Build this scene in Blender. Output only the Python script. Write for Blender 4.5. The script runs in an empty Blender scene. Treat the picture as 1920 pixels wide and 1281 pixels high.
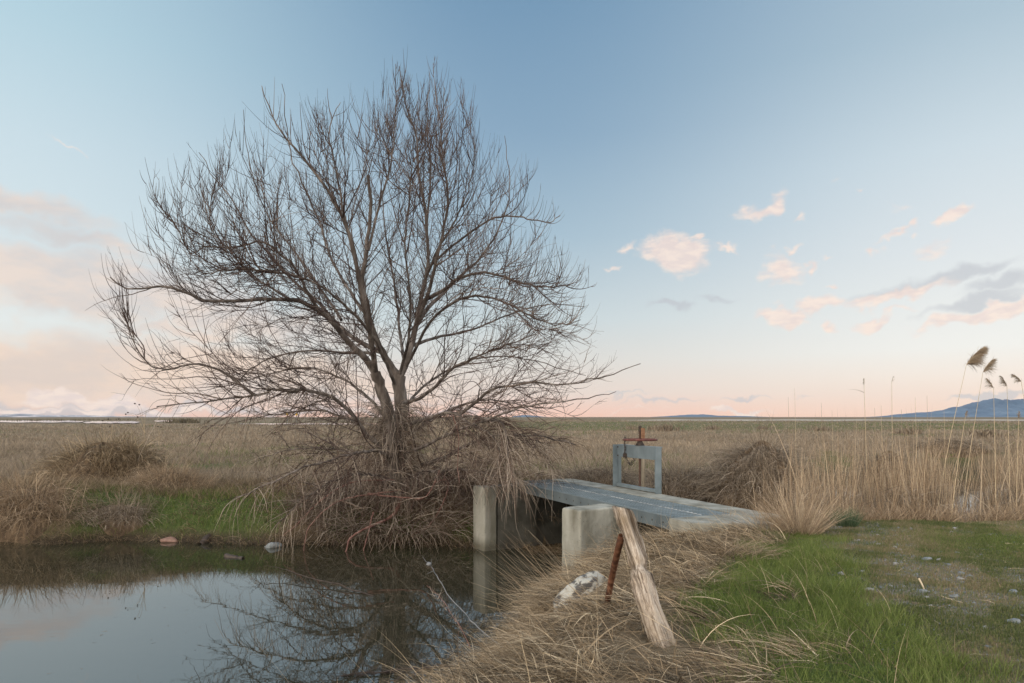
import bpy, math, random
import numpy as np
from mathutils import Vector
C = bpy.context.scene
COL = C.collection
rng = np.random.default_rng(7)
random.seed(7)
PI = math.pi
F = 1280.0; HZ = 782.0; CAMZ = 1.6          # focal length in photo pixels, horizon row, eye height

# ------------------------------------------------------------------ camera
cam = bpy.data.cameras.new("camera"); camo = bpy.data.objects.new("camera", cam); COL.objects.link(camo)
cam.lens = 24; cam.sensor_width = 36; cam.shift_y = (HZ - 640.5) / 1920
cam.clip_start = 0.1; cam.clip_end = 60000
camo.location = (0, 0, CAMZ); camo.rotation_euler = (PI / 2, 0, 0)
C.camera = camo
C.view_settings.view_transform = 'Standard'; C.view_settings.look = 'None'
C.view_settings.exposure = 0.0; C.view_settings.gamma = 1.0
C.cycles.use_denoising = True
C.cycles.max_bounces = 6; C.cycles.diffuse_bounces = 4; C.cycles.glossy_bounces = 3

def lin(c):
    return tuple(((v / 255) / 12.92 if v / 255 < 0.04045 else ((v / 255 + 0.055) / 1.055) ** 2.4) for v in c) + (1.0,)

# ------------------------------------------------------------------ world
W = bpy.data.worlds.new("World"); C.world = W; W.use_nodes = True
nt = W.node_tree; nt.nodes.clear()
def N(t, **k):
    n = nt.nodes.new(t)
    for a, b in k.items(): setattr(n, a, b)
    return n
def L_(a, b): nt.links.new(a, b)
def mth(op, a, b=None, c=None, clamp=False):
    n = N('ShaderNodeMath', operation=op); n.use_clamp = clamp
    for i, v in enumerate((a, b, c)):
        if v is None: continue
        if isinstance(v, (int, float)): n.inputs[i].default_value = v
        else: L_(v, n.inputs[i])
    return n.outputs[0]
def mixc(f, a, b):
    n = N('ShaderNodeMix', data_type='RGBA')
    for s, v in ((n.inputs[0], f), (n.inputs[6], a), (n.inputs[7], b)):
        if isinstance(v, (int, float)): s.default_value = v
        elif isinstance(v, tuple): s.default_value = v
        else: L_(v, s)
    return n.outputs[2]
tc = N('ShaderNodeTexCoord'); sp = N('ShaderNodeSeparateXYZ'); L_(tc.outputs['Generated'], sp.inputs[0])
az = mth('ARCTAN2', sp.outputs[0], sp.outputs[1])
el = mth('ARCSINE', sp.outputs[2])
def ramp(stops, fac):
    r = N('ShaderNodeValToRGB'); e = r.color_ramp.elements
    while len(e) < len(stops): e.new(0.5)
    for i, (p, c) in enumerate(stops): e[i].position = p; e[i].color = lin(c)
    L_(fac, r.inputs[0]); return r.outputs[0]
ef = mth('MULTIPLY', el, 1.25, clamp=True)
k = 1.25
left = ramp([(0, (238, 198, 180)), (.0075*k, (240, 207, 190)), (.051*k, (230, 224, 216)), (.116*k, (230, 236, 235)), (.234*k, (213, 228, 234)),
             (.321*k, (204, 223, 232)), (.454*k, (183, 212, 225)), (.8*k*.99, (140, 172, 200))], ef)
cen = ramp([(0, (248, 200, 178)), (.010*k, (246, 206, 188)), (.035*k, (234, 217, 206)), (.08*k, (222, 219, 214)), (.141*k, (203, 215, 219)), (.257*k, (168, 192, 208)),
            (.392*k, (139, 169, 194)), (.55*k, (118, 153, 183)), (.8*k*.99, (96, 132, 168))], ef)
right = ramp([(0, (252, 214, 190)), (.0075*k, (252, 219, 197)), (.051*k, (249, 236, 224)), (.086*k, (244, 243, 238)), (.206*k, (225, 231, 234)), (.321*k, (207, 221, 229)),
              (.454*k, (175, 197, 211)), (.8*k*.99, (125, 155, 188))], ef)
def sstep(v, lo, hi):
    n = N('ShaderNodeMapRange', interpolation_type='SMOOTHSTEP'); L_(v, n.inputs[0])
    n.inputs[1].default_value = lo; n.inputs[2].default_value = hi
    return n.outputs[0]
sky = mixc(sstep(az, -0.68, 0.0), left, cen)
sky = mixc(sstep(az, 0.02, 0.66), sky, right)
# clouds: soft clumps broken up by noise, in azimuth / elevation
cv = N('ShaderNodeCombineXYZ'); L_(az, cv.inputs[0]); L_(el, cv.inputs[1])
nz = N('ShaderNodeTexNoise'); nz.inputs['Scale'].default_value = 24; nz.inputs['Detail'].default_value = 5
L_(cv.outputs[0], nz.inputs['Vector'])
wv = N('ShaderNodeVectorMath', operation='SCALE'); sb = N('ShaderNodeVectorMath', operation='SUBTRACT'); sb.inputs[1].default_value = (.5, .5, .5)
L_(nz.outputs['Color'], sb.inputs[0]); L_(sb.outputs[0], wv.inputs[0]); wv.inputs['Scale'].default_value = 0.06
ad = N('ShaderNodeVectorMath', operation='ADD'); L_(cv.outputs[0], ad.inputs[0]); L_(wv.outputs[0], ad.inputs[1])
def blobs(lst, detail_scale, gain, off, nmul):
    tot = None
    for (px, py, rx, ry, rot, s) in lst:
        a0 = math.atan((px - 960) / F); e0 = math.atan((HZ - py) / F * math.cos(a0))
        m = N('ShaderNodeMapping', vector_type='TEXTURE')
        m.inputs['Location'].default_value = (a0, e0, 0); m.inputs['Rotation'].default_value = (0, 0, math.radians(rot))
        m.inputs['Scale'].default_value = (rx / F * math.cos(a0) ** 2 * 1.5, ry / F * 1.5 * math.cos(a0), 1)
        L_(ad.outputs[0], m.inputs[0])
        g = N('ShaderNodeTexGradient', gradient_type='SPHERICAL'); L_(m.outputs[0], g.inputs[0])
        v = mth('MULTIPLY', g.outputs['Fac'], s)
        tot = v if tot is None else mth('MAXIMUM', tot, v)
    sc = N('ShaderNodeMapping'); sc.inputs['Scale'].default_value = (1, 2.4, 1); sc.inputs['Rotation'].default_value = (0, 0, math.radians(-8)); L_(cv.outputs[0], sc.inputs[0])
    n2 = N('ShaderNodeTexNoise'); n2.inputs['Scale'].default_value = detail_scale; n2.inputs['Detail'].default_value = 7; n2.inputs['Roughness'].default_value = .6
    L_(sc.outputs[0], n2.inputs['Vector'])
    d = mth('MULTIPLY_ADD', n2.outputs['Fac'], nmul, off - nmul * .5)
    v = mth('MULTIPLY_ADD', tot, gain, d)
    return mth('MINIMUM', sstep(v, 0.0, 1.0), mth('MULTIPLY', tot, 5, clamp=True)), n2.outputs['Fac']
big = [(40, 385, 230, 30, -10, .8), (150, 450, 250, 26, -9, .75), (60, 520, 330, 62, -10, 1.1), (330, 560, 300, 52, -12, 1.05), (520, 610, 240, 46, -5, .7),
       (20, 690, 420, 62, -2, 1.15), (330, 690, 330, 56, -6, 1.0), (620, 705, 330, 50, -4, .7), (330, 620, 160, 22, -4, .8)]
mb, fb = blobs(big, 7, 1.7, -0.22, 0.75)
gcol = mixc(sstep(el, .06, .17), mixc(sstep(fb, .38, .62), lin((226, 206, 194)), lin((245, 217, 196))), mixc(sstep(fb, .38, .62), lin((211, 205, 204)), lin((238, 218, 205))))
sky = mixc(mth('MULTIPLY', mb, .8), sky, gcol)
gray = [(1258, 575, 40, 9, -4, 1), (1340, 566, 45, 7, 4, .7), (1800, 512, 120, 18, 8, 1), (1880, 535, 90, 20, 8, 1), (1700, 540, 130, 15, 9, .8), (1830, 570, 130, 14, 9, .9),
        (1240, 752, 90, 5, 2, .7), (1400, 748, 50, 4, 0, .8), (1170, 742, 60, 4, 0, .6), (1850, 747, 80, 8, 1, 1.3), (430, 770, 500, 10, 0, .8), (130, 774, 260, 14, 0, 1.2), (25, 760, 60, 10, 0, .8), (1500, 745, 40, 4, 0, .5),
        (700, 745, 300, 9, 0, .5), (840, 770, 150, 6, 0, .7)]
mg, fg = blobs(gray, 26, 1.7, -0.28, 0.8)
sky = mixc(mth('MULTIPLY', mg, .62), sky, lin((190, 193, 200)))
peach = [(1432, 386, 52, 17, 22, 1.1), (1268, 474, 62, 36, -14, 1.25), (1305, 442, 18, 8, 10, .9), (1180, 466, 20, 9, 0, .7), (1357, 467, 32, 6, 2, .8), (1466, 506, 42, 36, -8, 1.1),
         (1497, 463, 18, 8, 8, .8), (1494, 404, 12, 6, 8, .7), (1518, 503, 14, 8, 12, .8), (1545, 492, 16, 5, 12, .6), (1473, 592, 50, 15, 3, 1.1), (1542, 572, 55, 18, 8, 1.1), (1556, 612, 18, 9, 8, 1),
         (1632, 598, 44, 13, 8, 1.1), (1792, 412, 38, 13, 22, 1.1), (1702, 431, 26, 9, 18, .9), (1640, 476, 20, 10, 15, .8), (1668, 447, 34, 9, 15, .75), (1745, 465, 40, 16, 5, .6), (1680, 553, 110, 14, 10, 1.15),
         (1850, 590, 150, 15, 12, 1.2), (1150, 505, 28, 6, 3, .7), (1550, 533, 16, 5, 0, .8), (1680, 583, 50, 8, 4, .6), (1560, 350, 30, 6, 10, .4), (1620, 353, 14, 5, 10, .6), (1690, 385, 36, 16, 12, .4),
         (125, 748, 75, 13, -6, 1.4), (215, 760, 70, 13, -8, 1.3), (60, 768, 110, 8, 0, 1.2), (190, 772, 60, 7, 0, 1), (300, 768, 30, 10, -4, 1.2), (360, 774, 60, 6, 0, 1), (1392, 774, 60, 6, -3, 1.2), (1350, 772, 30, 6, -3, 1),
         (130, 278, 75, 7, -22, .5), (560, 765, 120, 8, 0, .9), (700, 772, 100, 7, 0, .9), (930, 765, 120, 6, 0, .8), (1180, 770, 130, 5, 0, .5)]
mp, fp = blobs(peach, 38, 1.75, -0.40, 1.15)
pc = mixc(sstep(fp, .4, .62), lin((238, 219, 212)), lin((252, 232, 219)))
sky = mixc(mth('MULTIPLY', mp, .85), sky, pc)
# physical sky mixed in for a share of the light
SUN_AZ = -118.0; SUN_EL = 6.0
nish = N('ShaderNodeTexSky', sky_type='NISHITA'); nish.sun_disc = False
nish.sun_elevation = math.radians(SUN_EL); nish.sun_rotation = math.radians(SUN_AZ); nish.dust_density = 1.0
# extra sky brightness added overhead and behind the viewer to light the ground
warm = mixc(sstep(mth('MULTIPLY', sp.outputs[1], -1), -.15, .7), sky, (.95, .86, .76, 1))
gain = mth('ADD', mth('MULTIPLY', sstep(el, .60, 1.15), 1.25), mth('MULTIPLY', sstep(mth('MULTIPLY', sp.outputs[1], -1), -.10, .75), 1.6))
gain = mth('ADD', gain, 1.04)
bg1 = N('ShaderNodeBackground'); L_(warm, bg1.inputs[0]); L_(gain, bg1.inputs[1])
bg2 = N('ShaderNodeBackground'); L_(nish.outputs[0], bg2.inputs[0]); bg2.inputs[1].default_value = 0.1
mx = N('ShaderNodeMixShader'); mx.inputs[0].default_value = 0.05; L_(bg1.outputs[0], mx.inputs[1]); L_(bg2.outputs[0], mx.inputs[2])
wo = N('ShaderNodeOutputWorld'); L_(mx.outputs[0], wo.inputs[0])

# ------------------------------------------------------------------ sun (very low, soft, off to the right)
sun = bpy.data.lights.new("sun", 'SUN'); sun.energy = 1.5; sun.angle = math.radians(20); sun.color = (1, .84, .68)
suno = bpy.data.objects.new("sun", sun); COL.objects.link(suno)
sd = Vector((math.sin(math.radians(SUN_AZ)) * math.cos(math.radians(SUN_EL + 8)), math.cos(math.radians(SUN_AZ)) * math.cos(math.radians(SUN_EL + 8)), math.sin(math.radians(SUN_EL + 8))))
suno.rotation_euler = sd.to_track_quat('Z', 'Y').to_euler()
suno.location = (30, 10, 20)

# ------------------------------------------------------------------ helpers
def tag(o, label=None, cat=None, group=None, kind=None):
    if label: o['label'] = label
    if cat: o['category'] = cat
    if group: o['group'] = group
    if kind: o['kind'] = kind
    return o
def empty(name, loc, label, cat, group=None, kind=None):
    o = bpy.data.objects.new(name, None); COL.objects.link(o); o.location = loc; o.empty_display_size = .2
    return tag(o, label, cat, group, kind)
def link_mesh(name, me, mat, parent=None):
    o = bpy.data.objects.new(name, me); COL.objects.link(o)
    if mat: me.materials.append(mat)
    if parent is not None:
        o.parent = parent; o.location = -Vector(parent.location)   # geometry is given in world coordinates
    return o
def mesh_np(name, V, polys_flat, counts, smooth=True, attrs=None):
    me = bpy.data.meshes.new(name)
    V = np.asarray(V, dtype=np.float32); nv = len(V)
    me.vertices.add(nv); me.vertices.foreach_set('co', V.ravel())
    pf = np.asarray(polys_flat, dtype=np.int32); cn = np.asarray(counts, dtype=np.int32)
    me.loops.add(len(pf)); me.loops.foreach_set('vertex_index', pf)
    st = np.concatenate(([0], np.cumsum(cn)[:-1])).astype(np.int32)
    me.polygons.add(len(cn)); me.polygons.foreach_set('loop_start', st)
    try: me.polygons.foreach_set('loop_total', cn)
    except Exception: pass
    if attrs:
        for k_, v in attrs.items():
            a = me.attributes.new(k_, 'FLOAT', 'POINT'); a.data.foreach_set('value', np.asarray(v, dtype=np.float32))
    me.update(calc_edges=True)
    me.polygons.foreach_set('use_smooth', np.full(len(cn), smooth))
    return me
def at(px, py, Y): return np.array(((px - 960) / F * Y, Y, CAMZ + (HZ - py) / F * Y))

# materials ------------------------------------------------------
def new_mat(name):
    m = bpy.data.materials.new(name); m.use_nodes = True
    t = m.node_tree; b = t.nodes['Principled BSDF']; return m, t, b
def tn(t, ty, **k):
    n = t.nodes.new(ty)
    for a, b in k.items(): setattr(n, a, b)
    return n
def mramp(t, fac, stops):
    r = tn(t, 'ShaderNodeValToRGB'); e = r.color_ramp.elements
    while len(e) < len(stops): e.new(.5)
    for i, (p, c) in enumerate(stops):
        e[i].position = p; e[i].color = (c[0], c[1], c[2], 1)
    t.links.new(fac, r.inputs[0]); return r.outputs[0]
def mmix(t, f, a, b, mode='MIX'):
    n = tn(t, 'ShaderNodeMix', data_type='RGBA', blend_type=mode)
    for s, v in ((n.inputs[0], f), (n.inputs[6], a), (n.inputs[7], b)):
        if isinstance(v, (int, float)): s.default_value = v
        elif isinstance(v, tuple): s.default_value = v if len(v) == 4 else v + (1,)
        else: t.links.new(v, s)
    return n.outputs[2]
def noise(t, scale, detail=4, coord='Object', rough=.55, stretch=None, dist=0):
    tcn = tn(t, 'ShaderNodeTexCoord'); src = tcn.outputs[coord]
    if stretch:
        mp_ = tn(t, 'ShaderNodeMapping'); mp_.inputs['Scale'].default_value = stretch; t.links.new(src, mp_.inputs[0]); src = mp_.outputs[0]
    n = tn(t, 'ShaderNodeTexNoise'); n.inputs['Scale'].default_value = scale; n.inputs['Detail'].default_value = detail
    n.inputs['Roughness'].default_value = rough; n.inputs['Distortion'].default_value = dist
    t.links.new(src, n.inputs['Vector']); return n.outputs['Fac']
def bump(t, b, h, dist, strength=1.0):
    bn = tn(t, 'ShaderNodeBump'); bn.inputs['Distance'].default_value = dist; bn.inputs['Strength'].default_value = strength
    t.links.new(h, bn.inputs['Height']); t.links.new(bn.outputs[0], b.inputs['Normal'])
def blade_mat(name, stops, rough=.7, trans=0.0):
    m, t, b = new_mat(name)
    a = tn(t, 'ShaderNodeAttribute', attribute_name='rnd')
    c = mramp(t, a.outputs['Fac'], stops)
    t.links.new(c, b.inputs['Base Color']); b.inputs['Roughness'].default_value = rough; b.inputs['Specular IOR Level'].default_value = .25
    if trans:
        tr = tn(t, 'ShaderNodeBsdfTranslucent'); t.links.new(c, tr.inputs[0])
        mxs = tn(t, 'ShaderNodeMixShader'); mxs.inputs[0].default_value = trans
        t.links.new(b.outputs[0], mxs.inputs[1]); t.links.new(tr.outputs[0], mxs.inputs[2])
        t.links.new(mxs.outputs[0], t.nodes['Material Output'].inputs[0])
    return m
def noisy_mat(name, stops, scale=8, detail=6, rough=.8, bumpd=0.01, stretch=None, spec=.3, metal=0, bscale=None):
    m, t, b = new_mat(name)
    n = noise(t, scale, detail, stretch=stretch); c = mramp(t, n, stops)
    t.links.new(c, b.inputs['Base Color']); b.inputs['Roughness'].default_value = rough
    b.inputs['Specular IOR Level'].default_value = spec; b.inputs['Metallic'].default_value = metal
    if bumpd: bump(t, b, noise(t, bscale or scale * 2.5, 6, stretch=stretch), bumpd)
    return m

STRAW = blade_mat('straw', [(0, (.045, .033, .020)), (.25, (.13, .094, .058)), (.5, (.245, .182, .112)), (.75, (.38, .29, .185)), (1, (.66, .54, .37))], trans=.2)
STRAWG = blade_mat('weathered_straw', [(0, (.06, .046, .034)), (.3, (.17, .135, .10)), (.6, (.29, .235, .175)), (.8, (.40, .33, .25)), (1, (.60, .51, .40))], trans=.15)
FIELD = blade_mat('field_straw', [(0, (.13, .10, .075)), (.4, (.25, .20, .145)), (.75, (.35, .285, .21)), (1, (.56, .46, .34))], trans=.2)
REED = blade_mat('reed_straw', [(0, (.10, .07, .046)), (.3, (.23, .165, .108)), (.7, (.41, .31, .205)), (1, (.62, .50, .36))], trans=.2)
GREEN = blade_mat('lush_grass', [(0, (.060, .082, .022)), (.4, (.125, .17, .040)), (.7, (.19, .235, .065)), (.88, (.24, .25, .10)), (1, (.40, .34, .19))], trans=.3)
SHORT = blade_mat('path_grass', [(0, (.05, .07, .022)), (.35, (.11, .135, .045)), (.6, (.19, .185, .085)), (.8, (.22, .165, .105)), (1, (.36, .285, .20))], trans=.2)
RUSH = blade_mat('rush', [(0, (.035, .062, .035)), (.6, (.075, .12, .06)), (1, (.15, .19, .11))], trans=.15)

# numpy terrain ---------------------------------------------------
def poly_sd(P, X, Y):
    """signed distance, negative inside"""
    P = np.asarray(P, float); n = len(P)
    d2 = np.full(X.shape, 1e18); inside = np.zeros(X.shape, bool)
    for i in range(n):
        ax, ay = P[i]; bx, by = P[(i + 1) % n]
        ex, ey = bx - ax, by - ay
        t = np.clip(((X - ax) * ex + (Y - ay) * ey) / (ex * ex + ey * ey), 0, 1)
        d2 = np.minimum(d2, (X - ax - t * ex) ** 2 + (Y - ay - t * ey) ** 2)
        c = ((ay > Y) != (by > Y))
        with np.errstate(divide='ignore', invalid='ignore'):
            xi = ax + (Y - ay) * ex / (ey if ey != 0 else 1e-9)
        inside ^= (c & (X < xi))
    d = np.sqrt(d2); return np.where(inside, -d, d)
POND = [(-40, -3), (-9, -1.5), (-3.6, 1.5), (-1.6, 4.6), (-.75, 6.0), (-.28, 7.4), (.0, 8.6), (0.4, 9.7), (1.05, 10.55), (1.7, 10.85), (2.15, 10.75), (1.9, 11.6), (.3, 15.2), (-.7, 15.15), (-1.5, 15.45), (-2.6, 15.75), (-4, 15.6), (-5.4, 15.5),
        (-7.2, 15.8), (-9.2, 16.1), (-10.6, 15.6), (-12, 15.8), (-16, 15.4), (-40, 14)]
CANAL = [(2.9, 12.3), (5.6, 13.2), (9.0, 14.9), (12, 16.6), (17, 18.4), (24, 20), (60, 22), (60, 42), (24, 37), (16, 34), (11.5, 26), (7, 18.5), (4.2, 16.4), (1.2, 15.4)]
def nz2(x, y, s, seed=0.0):
    x = x * s + seed * 1.7; y = y * s - seed
    return (np.sin(x * 1.0 + 1.3 * np.sin(y * .9 + seed)) * np.cos(y * 1.1 + .8 * np.sin(x * 1.2)) * .5 +
            np.sin(x * 2.3 + y * 1.7 + seed * 2) * .28 * np.cos(y * 2.9 - x * .7) + np.sin(x * 4.9 - y * 3.1 + 1) * .14 + np.cos(y * 6.1 + x * 5.2) * .1)
def ss(v, a, b):
    t = np.clip((v - a) / (b - a), 0, 1); return t * t * (3 - 2 * t)
def water_d(X, Y): return np.minimum(poly_sd(POND, X, Y), poly_sd(CANAL, X, Y))
A0 = np.array((2.42, 10.21)); U = np.array((-.39, .921)); Vv = np.array((.921, .39))     # bridge frame
def gz(X, Y, d=None):
    X = np.asarray(X, float); Y = np.asarray(Y, float)
    if d is None: d = water_d(X, Y)
    edge = 10.3 + 0.06 * np.maximum(X - 3, 0)
    near = 1 - ss(Y, edge - .1, edge + 1.6)
    H = -.45 + .45 * near
    H = H + .42 * np.exp(-(((X + .4) / 2.2) ** 2 + ((Y - 17.2) / 1.3) ** 2))
    H = H + .25 * np.exp(-(((X + 11.4) / 1.6) ** 2 + ((Y - 17.2) / 1.0) ** 2))
    wd = np.where(near > .5, 2.0, 1.3)
    u = np.clip(d / wd, 0, 1); g = 1 - (1 - u) ** 2.1
    z = np.where(d > 0, -1.3 + (H + 1.3) * g, np.maximum(-1.3 + d * .9, -2.1))
    bumps = nz2(X, Y, 2.2) * .035 + nz2(X, Y, .5, 3) * .05
    bumps = bumps * np.clip(d, 0, 1) * np.where((near > .5) & (X > 1.2), .45, 1)
    z = z + bumps + np.where(Y > 60, nz2(X, Y, .02, 5) * .12, 0)
    # hollow channel under the deck
    rx = X - A0[0]; ry = Y - A0[1]; tu = rx * U[0] + ry * U[1]; tv = rx * Vv[0] + ry * Vv[1]
    hol = (tu > .05) & (tu < 5.6) & (tv > .02) & (tv < 2.6)
    return np.where(hol, np.minimum(z, -1.7), z)
def coords(lo, hi, step, far_lo, far_hi, gr=1.12):
    c = list(np.arange(lo, hi + 1e-6, step)); s = step; v = hi
    while v < far_hi: s *= gr; v += s; c.append(v)
    s = step; v = lo; pre = []
    while v > far_lo: s *= gr; v -= s; pre.append(v)
    return np.array(pre[::-1] + c)
gx = coords(-14, 12, .11, -17500, 17500); gy = coords(1.5, 22, .11, -400, 17500)
GX, GY = np.meshgrid(gx, gy)
GD = water_d(GX, GY); GZ = gz(GX, GY, GD)
nx, ny = len(gx), len(gy)
idx = np.arange(nx * ny).reshape(ny, nx)
q = np.stack((idx[:-1, :-1], idx[:-1, 1:], idx[1:, 1:], idx[1:, :-1]), -1).reshape(-1, 4)
LUSHP = [(1.35, 2.5), (1.45, 4.2), (1.5, 5.2), (1.55, 6.2), (2.2, 7.2), (2.9, 8.1), (3.0, 8.9), (3.9, 9.3), (4.2, 8.9), (3.7, 8.0), (3.5, 7.0), (2.95, 6.2), (2.9, 5.0), (2.75, 4.1), (2.5, 2.5)]
def lush(X, Y):
    v = 1 - ss(poly_sd(LUSHP, X, Y) + nz2(X, Y, 3.0, 2) * .3, -.15, .25)
    v = np.maximum(v, np.exp(-(((X - 6.6) / 1.0) ** 2 + ((Y - 8.3) / .9) ** 2)) * 1.1)
    return np.clip(v, 0, 1)
def pathm(X, Y, lu=None):
    v = ss(X - np.interp(Y, [2, 4, 6, 8, 9.2, 10.2], [2.2, 2.3, 2.6, 3.2, 3.9, 4.4]), -.2, .3) * (1 - ss(Y, 10.2, 10.6)) * ss(Y, -3, -1)
    return v
def fargreen(X, Y, d):
    """green growth on the far bank and in the meadow"""
    b = ss(nz2(X, Y, .85, 4) * .8 + .35 * np.exp(-((X + 8.2) / 2.6) ** 2) - .25 * (X < -10.2) * (Y < 17) - .08 * (X > -3), -.15, .2) * (Y > 15) * (1 - ss(d, 2.4, 4.0)) * ss(d, -.1, .25)
    b = np.maximum(b, np.exp(-(((X + 13) / 3) ** 2 + ((Y - 28) / 1.6) ** 2)))
    b = np.maximum(b, np.exp(-(((X + 10.5) / 1.4) ** 2 + ((Y - 17.6) / .8) ** 2)) * 1.0)
    b = np.maximum(b, ss(X, -6, -1) * (1 - ss(X, 120, 190)) * ss(Y, 92, 112) * (1 - ss(Y, 240, 330)) * (.45 + .35 * nz2(X, Y, .06, 3)))
    b = np.maximum(b, ss(nz2(X, Y, .11, 8), .25, .5) * (Y > 24) * .35)
    return np.clip(b, 0, 1)
lu = lush(GX, GY); pa = pathm(GX, GY); fgm = fargreen(GX, GY, GD)
gme = mesh_np('ground', np.stack((GX, GY, GZ), -1).reshape(-1, 3), q.ravel(), np.full(len(q), 4), True,
              {'lush': np.maximum(lu, fgm).ravel(), 'path': pa.ravel(), 'wet': (1 - ss(GZ, -1.25, -.95)).ravel()})
def ground_mat():
    m, t, b = new_mat('ground')
    n1 = noise(t, 1.1, 8, rough=.65); n2 = noise(t, 14, 8, rough=.7); n3 = noise(t, .05, 5)
    n4 = noise(t, .9, 6, stretch=(.25, 1, 1), rough=.7)
    st = mramp(t, n2, [(.3, (.085, .062, .04)), (.5, (.17, .13, .085)), (.72, (.28, .22, .145))])
    far = mramp(t, n3, [(.35, (.80, .78, .74)), (.65, (1.12, 1.08, 1.0))])
    st = mmix(t, 1.0, st, far, 'MULTIPLY')
    st = mmix(t, .5, st, mramp(t, n4, [(.3, (.10, .085, .06)), (.7, (.27, .21, .14))]))
    gr = mramp(t, n2, [(.3, (.03, .05, .014)), (.6, (.07, .10, .03)), (.8, (.12, .14, .05))])
    pt = mramp(t, noise(t, 30, 9, rough=.75), [(.3, (.05, .043, .033)), (.45, (.13, .11, .08)), (.56, (.19, .165, .12)), (.66, (.26, .245, .215)), (.74, (.42, .41, .385))])
    def at_(nm):
        a = tn(t, 'ShaderNodeAttribute', attribute_name=nm); return a.outputs['Fac']
    c = mmix(t, at_('path'), st, pt); c = mmix(t, at_('lush'), c, gr)
    c = mmix(t, at_('wet'), c, (.035, .028, .02))
    t.links.new(c, b.inputs['Base Color']); b.inputs['Roughness'].default_value = .95; b.inputs['Specular IOR Level'].default_value = .15
    bump(t, b, n2, .03, .8)
    return m
tag(link_mesh('ground', gme, ground_mat()), kind='structure')

# water -----------------------------------------------------------
def sheet(name, pts, z, mat, kind='structure'):
    V = [(x, y, z) for x, y in pts]
    me = mesh_np(name, V, list(range(len(V))), [len(V)], False)
    return tag(link_mesh(name, me, mat), kind=kind)
def water_mat(name, ior=2.65, col=(.026, .026, .016), bd=.0012):
    m, t, b = new_mat(name)
    b.inputs['Base Color'].default_value = col + (1,); b.inputs['Roughness'].default_value = .02; b.inputs['IOR'].default_value = ior
    bump(t, b, noise(t, 1.3, 3, stretch=(.6, 1.6, 1)), bd, 1)
    return m
WM = water_mat('pond_water')
sheet('water', [(-60, -8), (70, -8), (70, 43), (-60, 43)], -1.3, WM)
def lake(name, pts):
    o = sheet(name, pts, -.28, LM)
LM = water_mat('lake_water', 1.33, (.10, .11, .11), .0)
def strip(px0, px1, y_far, y_near, n=60, seed=0, z=-.28):
    """irregular shoreline sheet lying on the plain"""
    top, bot = [], []
    for i in range(n + 1):
        px = px0 + (px1 - px0) * i / n
        e = min(1, i / n * 9, (n - i) / n * 9)
        mid = (y_far + y_near) / 2
        yf = mid + (y_far - mid) * e + .25 * math.sin(i * .8 + seed); yn = mid + .1 + (y_near - mid) * e + .35 * math.sin(i * .55 + seed * 2)
        for lst, yy in ((top, yf), (bot, yn)):
            Y = (CAMZ - z) * F / (yy - HZ); lst.append(((px - 960) / F * Y, Y))
    return bot + top[::-1]
lake('lake', strip(-140, 172, 788.6, 792.0, seed=1)); lake('lake', strip(150, 265, 790, 793.4, seed=2))
lake('lake', strip(288, 345, 788.4, 790.4, 30, seed=3)); lake('lake', strip(450, 760, 794.0, 795.8, seed=4))
for i in range(1):
    sheet('mudflat', strip(1150, 2080, 786.6, 789.0, seed=6, z=-.30), -.30, noisy_mat('mudflat', [(.3, (.30, .26, .21)), (.7, (.44, .39, .33))], .05, bumpd=0))

# mountains ---------------------------------------------------------
def ridge(name, prof, dist, depth, col, seed):
    """prof: (px, py) skyline; real ridge at its true distance with slopes towards and away from us"""
    xs = np.linspace(prof[0][0], prof[-1][0], 220); r = np.random.default_rng(seed)
    hs = np.interp(xs, [p[0] for p in prof], [HZ - p[1] for p in prof]) / F * dist
    amp = np.clip(hs * .06, 0, 14)
    hs = hs + amp * (np.sin(xs * .31 + seed) * .5 + np.sin(xs * .83) * .3 + np.sin(xs * 1.9) * .2)
    X = (xs - 960) / F * dist; rows = 26; V = []
    for j in range(rows):
        v = j / (rows - 1) * 2 - 1
        w = (1 - abs(v)) ** 1.15
        gull = (np.sin(xs * .45 + v * 3) * .5 + np.sin(xs * 1.13 + v * 5 + 1) * .35 + np.sin(xs * .19) * .4) * .13 * (1 - abs(v)) * min(1, abs(v) * 5)
        V.append(np.stack((X * (1 + v * depth / dist * .4), np.full_like(X, dist + v * depth), hs * np.clip(w + gull, 0, 1.0) - 3), -1))
    V = np.concatenate(V); n = len(xs)
    ii = np.arange(rows * n).reshape(rows, n)
    qq = np.stack((ii[:-1, :-1], ii[:-1, 1:], ii[1:, 1:], ii[1:, :-1]), -1).reshape(-1, 4)
    me = mesh_np(name, V, qq.ravel(), np.full(len(qq), 4), True)
    m = noisy_mat(name, col, .0022, 9, .95, 25, spec=.1, bscale=.006)
    return tag(link_mesh(name, me, m), kind='structure')
BL = [(.35, (.055, .10, .16)), (.6, (.10, .155, .22)), (.75, (.26, .31, .37))]  # blue of the distant haze is put into the slope colours
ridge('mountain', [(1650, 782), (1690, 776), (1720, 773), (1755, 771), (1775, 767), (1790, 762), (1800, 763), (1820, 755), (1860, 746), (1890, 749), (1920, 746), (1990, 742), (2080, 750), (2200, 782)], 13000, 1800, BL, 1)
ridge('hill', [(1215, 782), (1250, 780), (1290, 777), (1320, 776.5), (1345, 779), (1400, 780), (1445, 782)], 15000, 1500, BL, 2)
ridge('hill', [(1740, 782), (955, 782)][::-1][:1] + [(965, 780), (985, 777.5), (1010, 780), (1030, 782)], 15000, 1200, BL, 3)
SN = [(.4, (.16, .17, .2)), (.52, (.3, .3, .33)), (.6, (.7, .62, .6))]
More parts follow.
